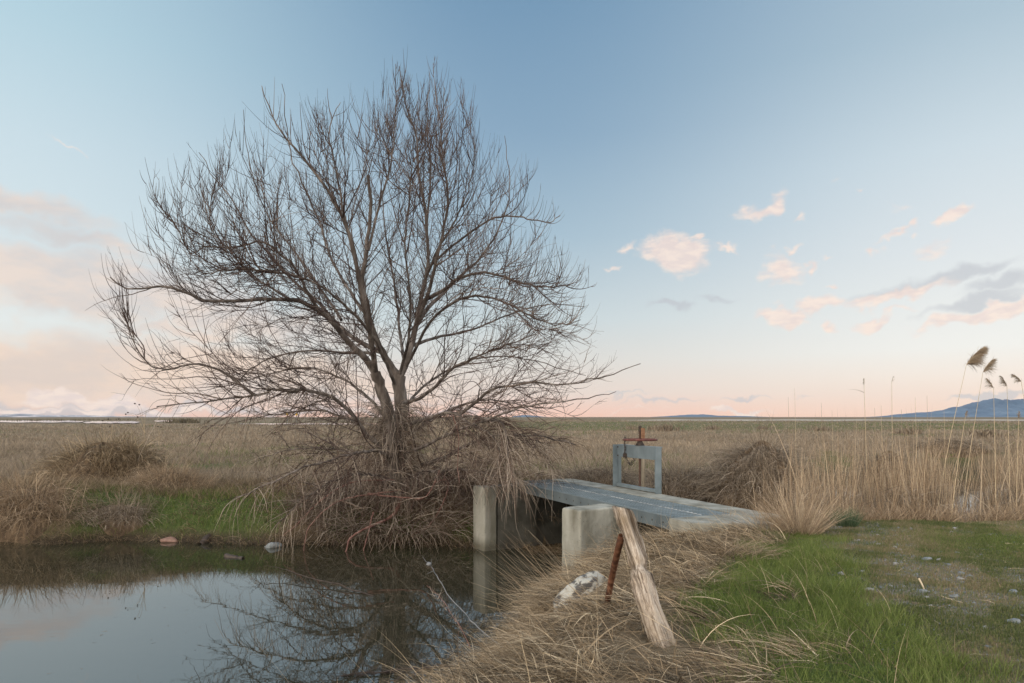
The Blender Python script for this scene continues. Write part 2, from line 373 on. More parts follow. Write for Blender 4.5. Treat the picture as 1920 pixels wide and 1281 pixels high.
ridge('hill', [(-200, 780), (-100, 776), (0, 778), (40, 775), (80, 778), (150, 778), (200, 780), (300, 781), (380, 782)], 16000, 1500, SN, 4)

# ------------------------------------------------------------------ blades
def blades(name, P, az_, L, th0, th1, wd, K, rnd, mat, parent=None, ground=True, kink=0.0, clampfn=None, lift=.004, pw=.8):
    n = len(P); t = np.arange(K + 1) / K
    P = np.asarray(P, float); az_ = az_ + np.zeros(n); L = L + np.zeros(n); th0 = th0 + np.zeros(n); th1 = th1 + np.zeros(n); wd = wd + np.zeros(n)
    tm = (t[:-1] + t[1:]) / 2
    th = th0[:, None] + (th1 - th0)[:, None] * tm[None]
    if kink:
        kk_ = rng.random(n) < kink; kp = rng.integers(1, K, n); th = th + np.where(kk_, rng.normal(.5, .7, n), 0)[:, None] * (np.arange(K)[None] >= kp[:, None])
    azk = az_[:, None] + (rng.normal(0, .25, n))[:, None] * tm[None]
    st = (L / K)[:, None]
    D = np.stack((np.sin(th) * np.cos(azk) * st, np.sin(th) * np.sin(azk) * st, np.cos(th) * st), -1)
    pts = np.concatenate((P[:, None], P[:, None] + np.cumsum(D, 1)), 1)     # n,K+1,3
    if ground:
        g = gz(pts[:, 1:, 0], pts[:, 1:, 1]) + lift + rng.random((n, 1)) * .03
        g = np.maximum(g, -1.285)
        pts[:, 1:, 2] = np.maximum(pts[:, 1:, 2], g)
    if clampfn is not None:
        pts[:, 1:, 2] = np.maximum(pts[:, 1:, 2], clampfn(pts[:, 1:, 0], pts[:, 1:, 1]) + lift + rng.random((n, 1)) * .04)
    sa = rng.random(n) * 2 * PI
    S = np.stack((np.cos(sa), np.sin(sa), rng.normal(0, .35, n)), -1)
    wt = (wd[:, None] * (1 - t[:-1] * .92) ** pw / 2)
    Lf = pts[:, :-1] - S[:, None] * wt[..., None]; Rt = pts[:, :-1] + S[:, None] * wt[..., None]
    V = np.empty((n, 2 * K + 1, 3)); V[:, 0:2 * K:2] = Lf; V[:, 1:2 * K:2] = Rt; V[:, 2 * K] = pts[:, K]
    base = (np.arange(n) * (2 * K + 1))[:, None]
    fl = []
    for k_ in range(K - 1): fl += [2 * k_, 2 * k_ + 1, 2 * k_ + 3, 2 * k_ + 2]
    fl += [2 * K - 2, 2 * K - 1, 2 * K]
    flat = (base + np.array(fl)[None]).ravel()
    cnt = np.tile(np.array([4] * (K - 1) + [3]), n)
    rr = np.clip(np.asarray(rnd)[:, None] + np.zeros((1, 2 * K + 1)), 0, 1).ravel()
    me = mesh_np(name, V.reshape(-1, 3), flat, cnt, False, {'rnd': rr})
    return link_mesh(name, me, mat, parent)
def scatter(n, x0, x1, y0, y1, prob):
    out = []; got = 0
    for _ in range(60):
        X = rng.uniform(x0, x1, n); Y = rng.uniform(y0, y1, n)
        k_ = rng.random(n) < prob(X, Y); out.append(np.stack((X[k_], Y[k_]), -1)); got += k_.sum()
        if got >= n: break
    XY = np.concatenate(out)[:n]
    return XY
def rooted(XY): return np.concatenate((XY, gz(XY[:, 0], XY[:, 1])[:, None] - .01), 1)
def in_view(X, Y, m=1.06): return np.abs(X) < (Y * .75 * m + .6)

# foreground: flattened straw
def strawp(X, Y):
    d = water_d(X, Y); l = lush(X, Y); p_ = pathm(X, Y)
    rx = X - A0[0]; ry = Y - A0[1]; tu = rx * U[0] + ry * U[1]; tv = rx * Vv[0] + ry * Vv[1]
    hol = (tu > -.0) & (tu < 6) & (tv > -.05)
    rk_ = ((X - .76) / .42) ** 2 + ((Y - 7.12) / .42) ** 2 > 1
    rk_ = rk_ & (((X - 1.13) / .09) ** 2 + ((Y - 4.58) / .12) ** 2 > 1)
    return (d > .06) * rk_ * (1 - l * .86) * (1 - p_ * .985) * (Y < 10.9 + .2 * X) * ~hol * in_view(X, Y)
def hollow_z(X, Y): return 0
cc = scatter(480, -2.4, 5.2, 3.0, 11.2, strawp); nc_ = len(cc)
ca = PI + 1.0 * nz2(cc[:, 0], cc[:, 1], .9, 6) + rng.normal(0, .75, nc_); cl_ = rng.uniform(.22, .58, nc_); cr_ = rng.uniform(-.22, .22, nc_); cth = rng.uniform(.95, 1.42, nc_)
m1 = 40000; ci = rng.integers(0, nc_, m1)
XY = cc[ci] + rng.normal(0, .085, (m1, 2)); ok_ = strawp(XY[:, 0], XY[:, 1]) > .1; XY = XY[ok_]; ci = ci[ok_]; n = len(XY)
P = rooted(XY); P[:, 2] += rng.random(n) * .05
fan = np.arctan2(XY[:, 1] - cc[ci, 1], XY[:, 0] - cc[ci, 0]); dirv = np.stack((np.cos(ca[ci]) + .35 * np.cos(fan), np.sin(ca[ci]) + .35 * np.sin(fan)), -1)
azf = np.arctan2(dirv[:, 1], dirv[:, 0]) + rng.normal(0, .38, n); azf = np.where(rng.random(n) < .16, rng.random(n) * 2 * PI, azf)
blades('straw_grass', P, azf, cl_[ci] * rng.uniform(.5, 1.25, n), np.clip(cth[ci] + rng.normal(0, .18, n), .3, 1.6), rng.uniform(1.5, 2.3, n), rng.gamma(3.0, .0013, n).clip(.0018, .010) * (1 + .05 * P[:, 1]), 6, rng.beta(1.4, 1.5, n) * 1.0 + cr_[ci], STRAW, kink=.35)
XY = scatter(16000, -2.5, 5.2, 3.0, 11.2, strawp); P = rooted(XY); n = len(P); P[:, 2] += rng.random(n) * .02
tag(blades('thatch', P, rng.random(n) * 2 * PI, rng.uniform(.12, .4, n), rng.uniform(1.2, 1.57, n), rng.uniform(1.4, 1.8, n), rng.uniform(.003, .006, n), 4, rng.beta(2, 3.2, n) * .8, STRAW), kind='stuff')
XY = scatter(800, -2.0, 4.2, 3.0, 10.6, strawp); P = rooted(XY); n = len(P)
tag(blades('loose_straws', P, PI + rng.normal(0, 1.0, n), rng.uniform(.3, .75, n), rng.uniform(.2, 1.0, n), rng.uniform(.8, 2.0, n), rng.uniform(.003, .006, n), 7, rng.uniform(.5, 1, n), STRAW, kink=.5), kind='stuff')
bpy.data.objects['straw_grass']['kind'] = 'stuff'
# lush green fringe
lp = lambda X, Y: lush(X, Y) * (gz(X, Y) > -.6) * in_view(X, Y) * (Y < 10.2)
XY = scatter(56000, .9, 8, 3.0, 10.2, lp); P = rooted(XY); n = len(P); cl = nz2(P[:, 0], P[:, 1], 3.4, 9)
hgt = np.where(P[:, 0] > 5, .07, .115) * (1 + .5 * nz2(P[:, 0], P[:, 1], 1.7, 21)) * (1 - .035 * np.maximum(P[:, 1] - 4, 0))
go = blades('green_grass', P, rng.random(n) * 2 * PI, hgt * rng.uniform(.45, 1.25, n) * (1 + .45 * cl), rng.uniform(0, .45, n), rng.uniform(.3, 1.5, n), rng.uniform(.0025, .0055, n), 3, rng.beta(2.0, 2.0, n) * .85 + .18 * cl + .15 * nz2(P[:, 0], P[:, 1], .9, 15), GREEN)
tag(go, kind='stuff')
# short path turf
pp = lambda X, Y: np.clip(pathm(X, Y) * (.30 + .9 * ss(nz2(X, Y, 2.1, 4) + .4 * nz2(X, Y, 7, 1), -.35, .35)), 0, 1) * (1 - lush(X, Y) * .6) * in_view(X, Y)
XY = scatter(150000, 2.0, 8.8, 3.2, 10.7, pp); P = rooted(XY); n = len(P); cl = nz2(P[:, 0], P[:, 1], 1.6, 3)
brown = ss(nz2(P[:, 0], P[:, 1], 1.7, 12) + .5 * nz2(P[:, 0], P[:, 1], 5.2, 2), -.3, .4)
tag(blades('path_turf', P, rng.random(n) * 2 * PI, rng.uniform(.014, .045, n) * (1 + .5 * cl), rng.uniform(0, .7, n), rng.uniform(.4, 1.6, n), rng.uniform(.003, .006, n), 2,
           rng.beta(1.3, 1.7, n) * .7 + .36 * brown, SHORT), kind='stuff')
# pale culms rising out of the lush fringe
XY = scatter(75, 1.0, 3.4, 3.2, 7.5, lambda X, Y: (lush(X, Y) * .8 + .1) * in_view(X, Y)); P = rooted(XY); n = len(P)
tag(blades('pale_culms', P, PI + rng.normal(-.3, 1.1, n), rng.uniform(.25, .6, n), rng.uniform(.1, .6, n), rng.uniform(.9, 2.0, n), rng.uniform(.0025, .0045, n), 6, rng.uniform(.4, .95, n), STRAW), kind='stuff')

# far bank
def fb(X, Y):
    d = water_d(X, Y); return (d > -.05) * (d < 4.5) * (Y > 14.6) * (Y < 20.5) * (X < 2.2) * in_view(X, Y)
XY = scatter(60000, -16, 2, 14.6, 20.5, fb); P = rooted(XY); n = len(P); D = water_d(P[:, 0], P[:, 1]); g = fargreen(P[:, 0], P[:, 1], D)
isg = rng.random(n) < g * np.clip(.62 + .75 * nz2(P[:, 0], P[:, 1], 3.1, 17), .1, .96)
S = ~isg; m_ = S.sum(); edgeb = D[S] < .9
azb = np.where(edgeb, -PI / 2 + rng.normal(0, .5, m_), rng.random(m_) * 2 * PI)
tag(blades('bank_straw', P[S], azb, rng.uniform(.18, .55, m_), np.where(edgeb, rng.uniform(.3, 1.2, m_), rng.uniform(0, .7, m_)), np.where(edgeb, rng.uniform(1.6, 2.8, m_), rng.uniform(.6, 1.8, m_)),
           rng.uniform(.006, .012, m_), 4, rng.beta(2, 2.4, m_) * .9, STRAW), kind='stuff')
m_ = isg.sum()
tag(blades('bank_grass', P[isg], rng.random(m_) * 2 * PI, rng.uniform(.08, .28, m_), rng.uniform(0, .5, m_), rng.uniform(.3, 1.5, m_), rng.uniform(.006, .012, m_), 3, rng.beta(2, 3, m_) * .9, GREEN), kind='stuff')
# meadow to the horizon
def meadow(n, y0, y1, hmul, wmul, K, name, cen_=0):
    Y = y0 * (y1 / y0) ** rng.random(n * 2); X = rng.uniform(-.82, .82, n * 2) * Y
    if cen_:
        cy = y0 * (y1 / y0) ** rng.random(cen_); cx = rng.uniform(-.82, .82, cen_) * cy; ci = rng.integers(0, cen_, n * 2)
        X = cx[ci] + rng.normal(0, .16, n * 2) * (1 + cy[ci] * .02); Y = cy[ci] + rng.normal(0, .12, n * 2)
    d = water_d(X, Y); k_ = (d > .4) & ((Y > 18.8) | (X > 1.0)) & (Y > 11.6 + .1 * X) & ~((X > 11) & (Y > 15) & (Y < 19) & (rng.random(n * 2) < .5))
    rx = X - A0[0]; ry = Y - A0[1]; tu = rx * U[0] + ry * U[1]; tv = rx * Vv[0] + ry * Vv[1]
    k_ &= ~((tu > -1.2) & (tu < 6.2) & (tv > -.1) & (tv < 1.9))
    k_ &= ~((np.abs(X / Y - .668) < .034) & (Y < 34)); k_ &= ~((np.abs(X / Y - .72) < .018) & (Y < 24) & (rng.random(n * 2) < .8))
    k_ &= ~((Y > 190) & (X < -55) & (rng.random(n * 2) < 1.1))
    X = X[k_][:n]; Y = Y[k_][:n]; n = len(X)
    g = fargreen(X, Y, water_d(X, Y))
    P = rooted(np.stack((X, Y), -1)); cl = nz2(X, Y, .7, 2); cl2 = nz2(X, Y, .16, 5)
    lowf = 1 - .8 * g
    r = rng.beta(2.2, 2.4, n) * .8 + .12 * cl + .14 * cl2 + .14 * nz2(X * .25, Y, .9, 13) + (.12 if cen_ else 0)
    isg = rng.random(n) < g * .8
    for sel, mt, nm in ((~isg, FIELD, name), (isg, GREEN, name.replace('straw', 'green'))):
        s = sel.sum()
        if s == 0: continue
        hh = hmul * rng.uniform(.4, 1.2, s) * (1 + .35 * cl[sel]) * lowf[sel]
        tag(blades(nm, P[sel], rng.random(s) * 2 * PI, hh, rng.uniform(0, .5, s), rng.uniform(.3, 1.6, s), Y[sel] * wmul * rng.uniform(.6, 1.3, s), K, r[sel] * (1 if mt is FIELD else .6), mt, ground=False), kind='stuff')
meadow(80000, 11.5, 45, .34, .00062, 3, 'meadow_straw')
meadow(50000, 17, 60, .44, .00075, 4, 'meadow_tufts_straw', 1500)
meadow(60000, 45, 130, .36, .0009, 2, 'meadow_straw')
meadow(26000, 130, 420, .42, .0012, 2, 'meadow_straw')

# ------------------------------------------------------------------ tussocks, heaps, clumps (each a thing)
def dome(name, cx, cy, rx, ry, h, mat, parent, rot=0, seed=0, z0=None):
    a = np.linspace(0, 2 * PI, 49)[:-1]; rings = 14; z0 = float(gz(cx, cy)) if z0 is None else z0
    V = []; c, s = math.cos(rot), math.sin(rot)
    for j in range(rings + 1):
        v = j / rings
        rr = v * (1 + .10 * np.sin(a * 3 + seed) + .06 * np.sin(a * 7 + seed * 2))
        X = rx * rr * np.cos(a); Y = ry * rr * np.sin(a)
        Z = h * (1 - v ** 2.0) * (1 + .10 * np.sin(a * 4 + seed + v * 5)) - .12 * v - .45 * max(0, v - .8) * 5 * .6
        V.append(np.stack((cx + X * c - Y * s, cy + X * s + Y * c, z0 + Z), -1))
    V = np.concatenate(V); ii = np.arange((rings + 1) * 48).reshape(rings + 1, 48); jj = np.roll(ii, -1, 1)
    qq = np.stack((ii[:-1], ii[1:], jj[1:], jj[:-1]), -1).reshape(-1, 4)
    me = mesh_np(name, V, qq.ravel(), np.full(len(qq), 4), True)
    return link_mesh(name, me, mat, parent)
CORE = noisy_mat('matted_straw', [(.3, (.045, .032, .022)), (.55, (.12, .085, .055)), (.75, (.22, .16, .10))], 9, 8, .95, .04, stretch=(1, 1, .35))
def heap(name, px, py_base, Y, w, dpt, h, n, label, cat, mat=STRAW, z0=None, Lr=(.4, .9), messy=.35, wid=.012, up=.15, group=None):
    cx = (px - 960) / F * Y; cy = Y; z0 = float(gz(cx, cy)) if z0 is None else z0
    e = empty(name, (cx, cy, z0), label, cat, group)
    dome('mound', cx, cy, w, dpt, h, CORE, e, seed=px * .1, z0=z0)
    lob = [(0, 0, 1, 1)] + [(rng.uniform(-.55, .55), rng.uniform(-.3, .5), rng.uniform(.35, .6), rng.uniform(.5, .95)) for _ in range(4)]
    li = rng.choice(5, n, p=[.5, .125, .125, .125, .125]); LB = np.array(lob)[li]
    a = rng.random(n) * 2 * PI; v = rng.random(n) ** .6 * .95
    x = cx + w * (LB[:, 0] + LB[:, 2] * v * np.cos(a)); y = cy + dpt * (LB[:, 1] + LB[:, 2] * v * np.sin(a)); z = z0 + h * LB[:, 3] * (1 - v ** 2) * np.where(li > 0, 1.12, .92) - .03
    out = np.arctan2(np.sin(a) * dpt, np.cos(a) * w) + rng.normal(0, messy * 1.6, n)
    fn = lambda X, Y_: np.maximum(z0 + h * (1 - ((X - cx) / w) ** 2 - ((Y_ - cy) / dpt) ** 2), np.minimum(gz(X, Y_), z0 - .1))
    upr = rng.random(n) < up
    t0 = np.where(upr, rng.uniform(0, .6, n), rng.uniform(.5, 1.4, n)); t1 = np.where(upr, rng.uniform(.3, 1.6, n), rng.uniform(1.7, 2.7, n))
    blades('straw', np.stack((x, y, z), -1), out, rng.uniform(*Lr, n), t0, t1, rng.uniform(.5, 1.1, n) * wid, 5, rng.beta(1.6, 1.7, n), mat, e, ground=False, clampfn=fn, kink=.3)
    return e
heap('straw_mound', 190, 905, 20.6, 1.95, 1.1, 1.2, 7500, 'tall domed mound of dead straw standing in the meadow behind the far bank', 'grass mound', STRAW, Lr=(.4, 1.0), wid=.018)
heap('straw_mound', 45, 1000, 16.55, 1.75, .85, .75, 6000, 'thatch of pale straw spilling over the far bank at the left edge of the pond', 'grass mound', REED, z0=-.93, Lr=(.5, 1.15), wid=.015)
heap('straw_mound', 215, 1000, 16.6, 1.2, .6, .42, 3000, 'low brown straw thatch hanging over the far bank right of the larger thatch', 'grass mound', STRAWG, z0=-1.0, Lr=(.4, .85), wid=.013)
heap('grass_tussock', 318, 925, 18.6, 1.4, .7, .55, 3200, 'sandy golden grass tussock sloping down to green grass on the far bank', 'grass tussock', REED, z0=-.5, Lr=(.3, .7), wid=.012, up=.4)
heap('straw_heap', 1428, 945, 14.6, 1.05, .9, 1.28, 7200, 'tall heap of matted brown reed straw behind the right end of the footbridge', 'straw heap', STRAWG, z0=-.3, Lr=(.5, 1.1), wid=.011, up=.10)
heap('straw_heap', 1290, 930, 15.6, .95, .7, .62, 3200, 'low tangle of fallen reed stalks directly behind the red gate wheel frame', 'straw heap', STRAWG, z0=-.3, Lr=(.5, 1.1), wid=.011, messy=.9)
heap('straw_heap', 1120, 915, 16.8, 1.1, .6, .62, 3000, 'flat tangle of dead stalks behind the deck left of the gate frame', 'straw heap', STRAWG, z0=-.35, Lr=(.5, 1.1), wid=.011, messy=.9)
heap('straw_heap', 1665, 880, 17.5, .9, .6, .95, 2600, 'dark weathered straw heap half hidden behind the reed bed', 'straw heap', STRAWG, z0=-.3, Lr=(.5, 1.0), wid=.012)
heap('straw_heap', 1775, 850, 39, 2.6, 1.0, .7, 2600, 'long dark straw heap behind the reeds beyond the canal water', 'straw heap', STRAWG, z0=-.45, Lr=(.5, 1.0), wid=.018)
def clump(name, px, py, z, n, L, spread, lean, label, cat, mat, wid=.005, azm=None, azs=3.2, th1=(.3, 1.0), group=None, K=5, r=(.2, 1)):
    Y = (CAMZ - z) * F / (py - HZ); cx = (px - 960) / F * Y
    e = empty(name, (cx, Y, z), label, cat, group)
    a = rng.random(n) * 2 * PI; rr = spread * np.sqrt(rng.random(n))
    P = np.stack((cx + rr * np.cos(a), Y + rr * np.sin(a), np.full(n, z)), -1); P[:, 2] = gz(P[:, 0], P[:, 1]) - .01
    lf = rr / spread if azm is None else rng.random(n)
    azz = (a if azm is None else azm) + rng.normal(0, .5 if azm is None else azs, n)
    th_ = lean[0] + (lean[1] - lean[0]) * (lf * .75 + rng.random(n) * .25)
    blades('stalks', P, azz, rng.uniform(L[0], L[1], n) * (1 - .3 * lf), th_, th_ + rng.uniform(th1[0], th1[1], n), rng.uniform(.6, 1.3, n) * wid, K, rng.uniform(r[0], r[1], n), mat, e)
    return e
clump('bunchgrass', 1500, 1002, -.02, 760, (.25, 1.25), .26, (0, 1.0), 'tall golden bunchgrass clump between the footbridge end and the green path', 'grass clump', REED, .006, th1=(-.1, .7))
clump('bunchgrass', 1450, 998, -.02, 520, (.2, .7), .36, (0, 1.1), 'shorter golden bunchgrass just left of the tall clump by the path', 'grass clump', REED, .006, th1=(0, .9))
clump('bunchgrass', 1362, 985, -.05, 150, (.25, .55), .10, (0, .2), 'narrow upright straw tuft growing against the right end of the deck', 'grass clump', REED, .006, th1=(-.1, .3))
clump('bunchgrass', 1385, 1050, -.05, 520, (.25, .55), .34, (.6, 1.2), 'sweeping straw tussock leaning over the green grass below the deck end', 'grass clump', REED, .0055, azm=-.9, azs=1.0, th1=(.3, 1.0))
clump('bunchgrass', 1300, 1095, -.05, 400, (.2, .45), .28, (.8, 1.3), 'bent straw tussock on the bank right of the leaning wooden post', 'grass clump', REED, .005, azm=-1.0, azs=1.0, th1=(.3, 1.0))
clump('rush_tuft', 1585, 990, -.02, 420, (.18, .42), .16, (0, .5), 'bluish green rush tuft at the far edge of the grassy path', 'rush tuft', RUSH, .008, th1=(0, .6))
clump('rush_tuft', 1318, 1000, -.05, 160, (.08, .22), .16, (0, .7), 'small dark green grass tuft growing over the concrete deck end', 'rush tuft', GREEN, .005)
clump('rush_tuft', 1100, 1075, -.6, 260, (.15, .45), .2, (0, .5), 'green rush tuft at the foot of the nearer concrete wing wall', 'rush tuft', RUSH, .005)
# long stalks leaning up and left over the water beside the wing wall
clump('leaning_stalks', 1052, 1085, -.75, 250, (.6, 1.7), .34, (.55, 1.25), 'long dry stalks leaning left over the water in front of the concrete wing wall', 'grass clump', REED, .0065, azm=PI + .1, azs=.35, th1=(-.1, .35), K=6)
clump('leaning_stalks', 1030, 1135, -.8, 330, (.4, 1.1), .4, (1.0, 1.5), 'dull brown stalks fanning low over the water below the wing wall', 'grass clump', STRAW, .006, azm=PI + .25, azs=.4, th1=(0, .5), K=6)
clump('leaning_stalks', 1180, 1010, -.2, 60, (.4, .9), .5, (0, .4), 'few thin upright straws between the wing wall and the wooden post', 'grass clump', REED, .004, th1=(-.1, .4))
clump('tall_stems', 1290, 862, .55, 60, (.9, 1.7), .25, (0, .22), 'slender tall straw stems rising from the meadow right of the gate frame', 'grass clump', REED, .016, azm=.2, azs=.5, th1=(-.05, .2))

# ------------------------------------------------------------------ reed bed
def reedp(X, Y):
    d = water_d(X, Y)
    gap = np.exp(-(((X / Y - .668) / .034) ** 4)) * (Y < 34)
    gap2 = np.exp(-(((X / Y - .72) / .02) ** 2)) * .75
    return (X > 4.6) * (Y > 10.75 + .06 * (X - 3)) * (d > -.35) * in_view(X, Y, 1.15) * (1 - .9 * gap) * (1 - gap2) * np.where(d > 2.5, .35, 1) * np.where(X < 5.2, .5, 1) * np.clip(.55 + nz2(X, Y, 2.2, 7), .1, 1)
XY = scatter(9500, 4.4, 17, 10.7, 18.0, reedp); P = rooted(XY); n = len(P)
tall = rng.random(n) < .15
tag(blades('reed_bed', P, rng.random(n) * 2 * PI, np.where(tall, rng.uniform(1.4, 2.15, n), rng.uniform(.7, 1.75, n)), rng.uniform(0, .22, n), rng.uniform(.02, .5, n), rng.uniform(.005, .011, n), 4, rng.uniform(.15, 1, n), REED, pw=.45, kink=.12), kind='stuff')
XY = scatter(19000, 4.4, 17, 10.7, 17.5, reedp); P = rooted(XY); n = len(P); P[:, 2] += rng.random(n) ** 2 * .6
tag(blades('reed_litter', P, rng.random(n) * 2 * PI, rng.uniform(.25, .75, n), rng.uniform(.1, 1.4, n), rng.uniform(.8, 2.4, n), rng.uniform(.006, .012, n), 4, rng.beta(2, 1.9, n), STRAWG, kink=.4), kind='stuff')
XY = scatter(9000, 4.6, 12, 10.45, 11.6, lambda X, Y: (Y > 10.5 + .06 * (X - 3)) * in_view(X, Y, 1.1) * (1 - .75 * np.exp(-(((X / Y - .668) / .03) ** 4)))); P = rooted(XY); n = len(P)
tag(blades('reed_fringe', P, rng.random(n) * 2 * PI, rng.uniform(.15, .5, n), rng.uniform(0, .9, n), rng.uniform(.4, 1.9, n), rng.uniform(.005, .009, n), 4, rng.beta(2.4, 2, n), REED), kind='stuff')

# ------------------------------------------------------------------ tubes
def tubes(pts, rad, S=3):
    """pts n,K,3; rad n,K -> verts, flat, counts"""
    n, K, _ = pts.shape
    T = np.gradient(pts, axis=1); T /= np.linalg.norm(T, axis=2, keepdims=True) + 1e-9
    ref = np.array((.31, .87, .39)); A = np.cross(T, ref); A /= np.linalg.norm(A, axis=2, keepdims=True) + 1e-9
    B = np.cross(T, A); an = np.arange(S) / S * 2 * PI
    V = pts[:, :, None] + rad[:, :, None, None] * (A[:, :, None] * np.cos(an)[None, None, :, None] + B[:, :, None] * np.sin(an)[None, None, :, None])
    ii = np.arange(n * K * S).reshape(n, K, S); jj = np.roll(ii, -1, 2)
    q_ = np.stack((ii[:, :-1], jj[:, :-1], jj[:, 1:], ii[:, 1:]), -1).reshape(-1, 4)
    return V.reshape(-1, 3), q_.ravel(), np.full(len(q_), 4)
def tube_obj(name, batches, mat, parent=None, S=3, rnd=None):
    Vs, Fs, Cs, Rs, off = [], [], [], [], 0
    for pts, rad in batches:
        V, f, c = tubes(pts, rad, S); Vs.append(V); Fs.append(f + off); Cs.append(c); off += len(V)
        Rs.append(np.repeat(rng.random(len(pts)), pts.shape[1] * S))
    me = mesh_np(name, np.concatenate(Vs), np.concatenate(Fs), np.concatenate(Cs), True, {'rnd': np.concatenate(Rs)})
    return link_mesh(name, me, mat, parent)
def spline(P, n):
    P = np.asarray(P, float); m = len(P); Q = np.vstack((2 * P[0] - P[1], P, 2 * P[-1] - P[-2]))
    out = []
    for i in range(n):
        u = i / (n - 1) * (m - 1); k_ = min(int(u), m - 2); t = u - k_
        a, b, c, d = Q[k_], Q[k_ + 1], Q[k_ + 2], Q[k_ + 3]
        out.append(.5 * (2 * b + (c - a) * t + (2 * a - 5 * b + 4 * c - d) * t * t + (3 * b - a - 3 * c + d) * t ** 3))
    return np.array(out)
def grow(st, dr, L, r0, K, trop, wig, r1f=.25):
    n = len(st); pts = [st]; d = dr / (np.linalg.norm(dr, axis=1, keepdims=True) + 1e-9); step = (L / (K - 1))[:, None]
    z = np.array((0, 0, 1.0)); p = st
    for k_ in range(K - 1):
        d = d + z * (trop / (K - 1))[:, None] + rng.normal(0, 1, (n, 3)) * np.asarray(wig).reshape(-1, 1) / math.sqrt(K)
        d /= np.linalg.norm(d, axis=1, keepdims=True); p = p + d * step; pts.append(p)
    t = np.arange(K) / (K - 1)
    return np.stack(pts, 1), r0[:, None] * (1 - (1 - r1f) * t[None])
def sample(pts, n, w, lo=.15, hi=1.0, bias=1.0):
    """n starts along batch of polylines"""
    i = rng.choice(len(pts), n, p=w / w.sum()); K = pts.shape[1]
    u = (lo + (hi - lo) * rng.random(n) ** bias) * (K - 1.001); k_ = u.astype(int); f = (u - k_)[:, None]
    p = pts[i, k_] * (1 - f) + pts[i, k_ + 1] * f; t = pts[i, k_ + 1] - pts[i, k_]; t /= np.linalg.norm(t, axis=1, keepdims=True) + 1e-9
    return i, p, t, u / (K - 1)

# ------------------------------------------------------------------ tree
TY = 16.6; TX = (742 - 960) / F * TY
BARK = noisy_mat('bark', [(.3, (.04, .032, .028)), (.5, (.105, .088, .077)), (.7, (.24, .21, .19))], 5, 8, .9, .02, stretch=(1, 1, .3), spec=.2, bscale=22)
TWIG = blade_mat('twig_bark', [(0, (.034, .020, .017)), (.45, (.070, .045, .037)), (.8, (.12, .087, .072)), (1, (.22, .175, .145))], .75)
DEAD = blade_mat('dead_twig', [(0, (.035, .022, .018)), (.22, (.10, .062, .045)), (.45, (.18, .14, .11)), (.75, (.30, .25, .20)), (1, (.46, .395, .33))], .8)
TPOS = (TX, TY, float(gz(TX, TY)))
tree = empty('bare_tree', TPOS, 'large leafless spreading tree with reddish twigs on the far bank beside the footbridge', 'tree')
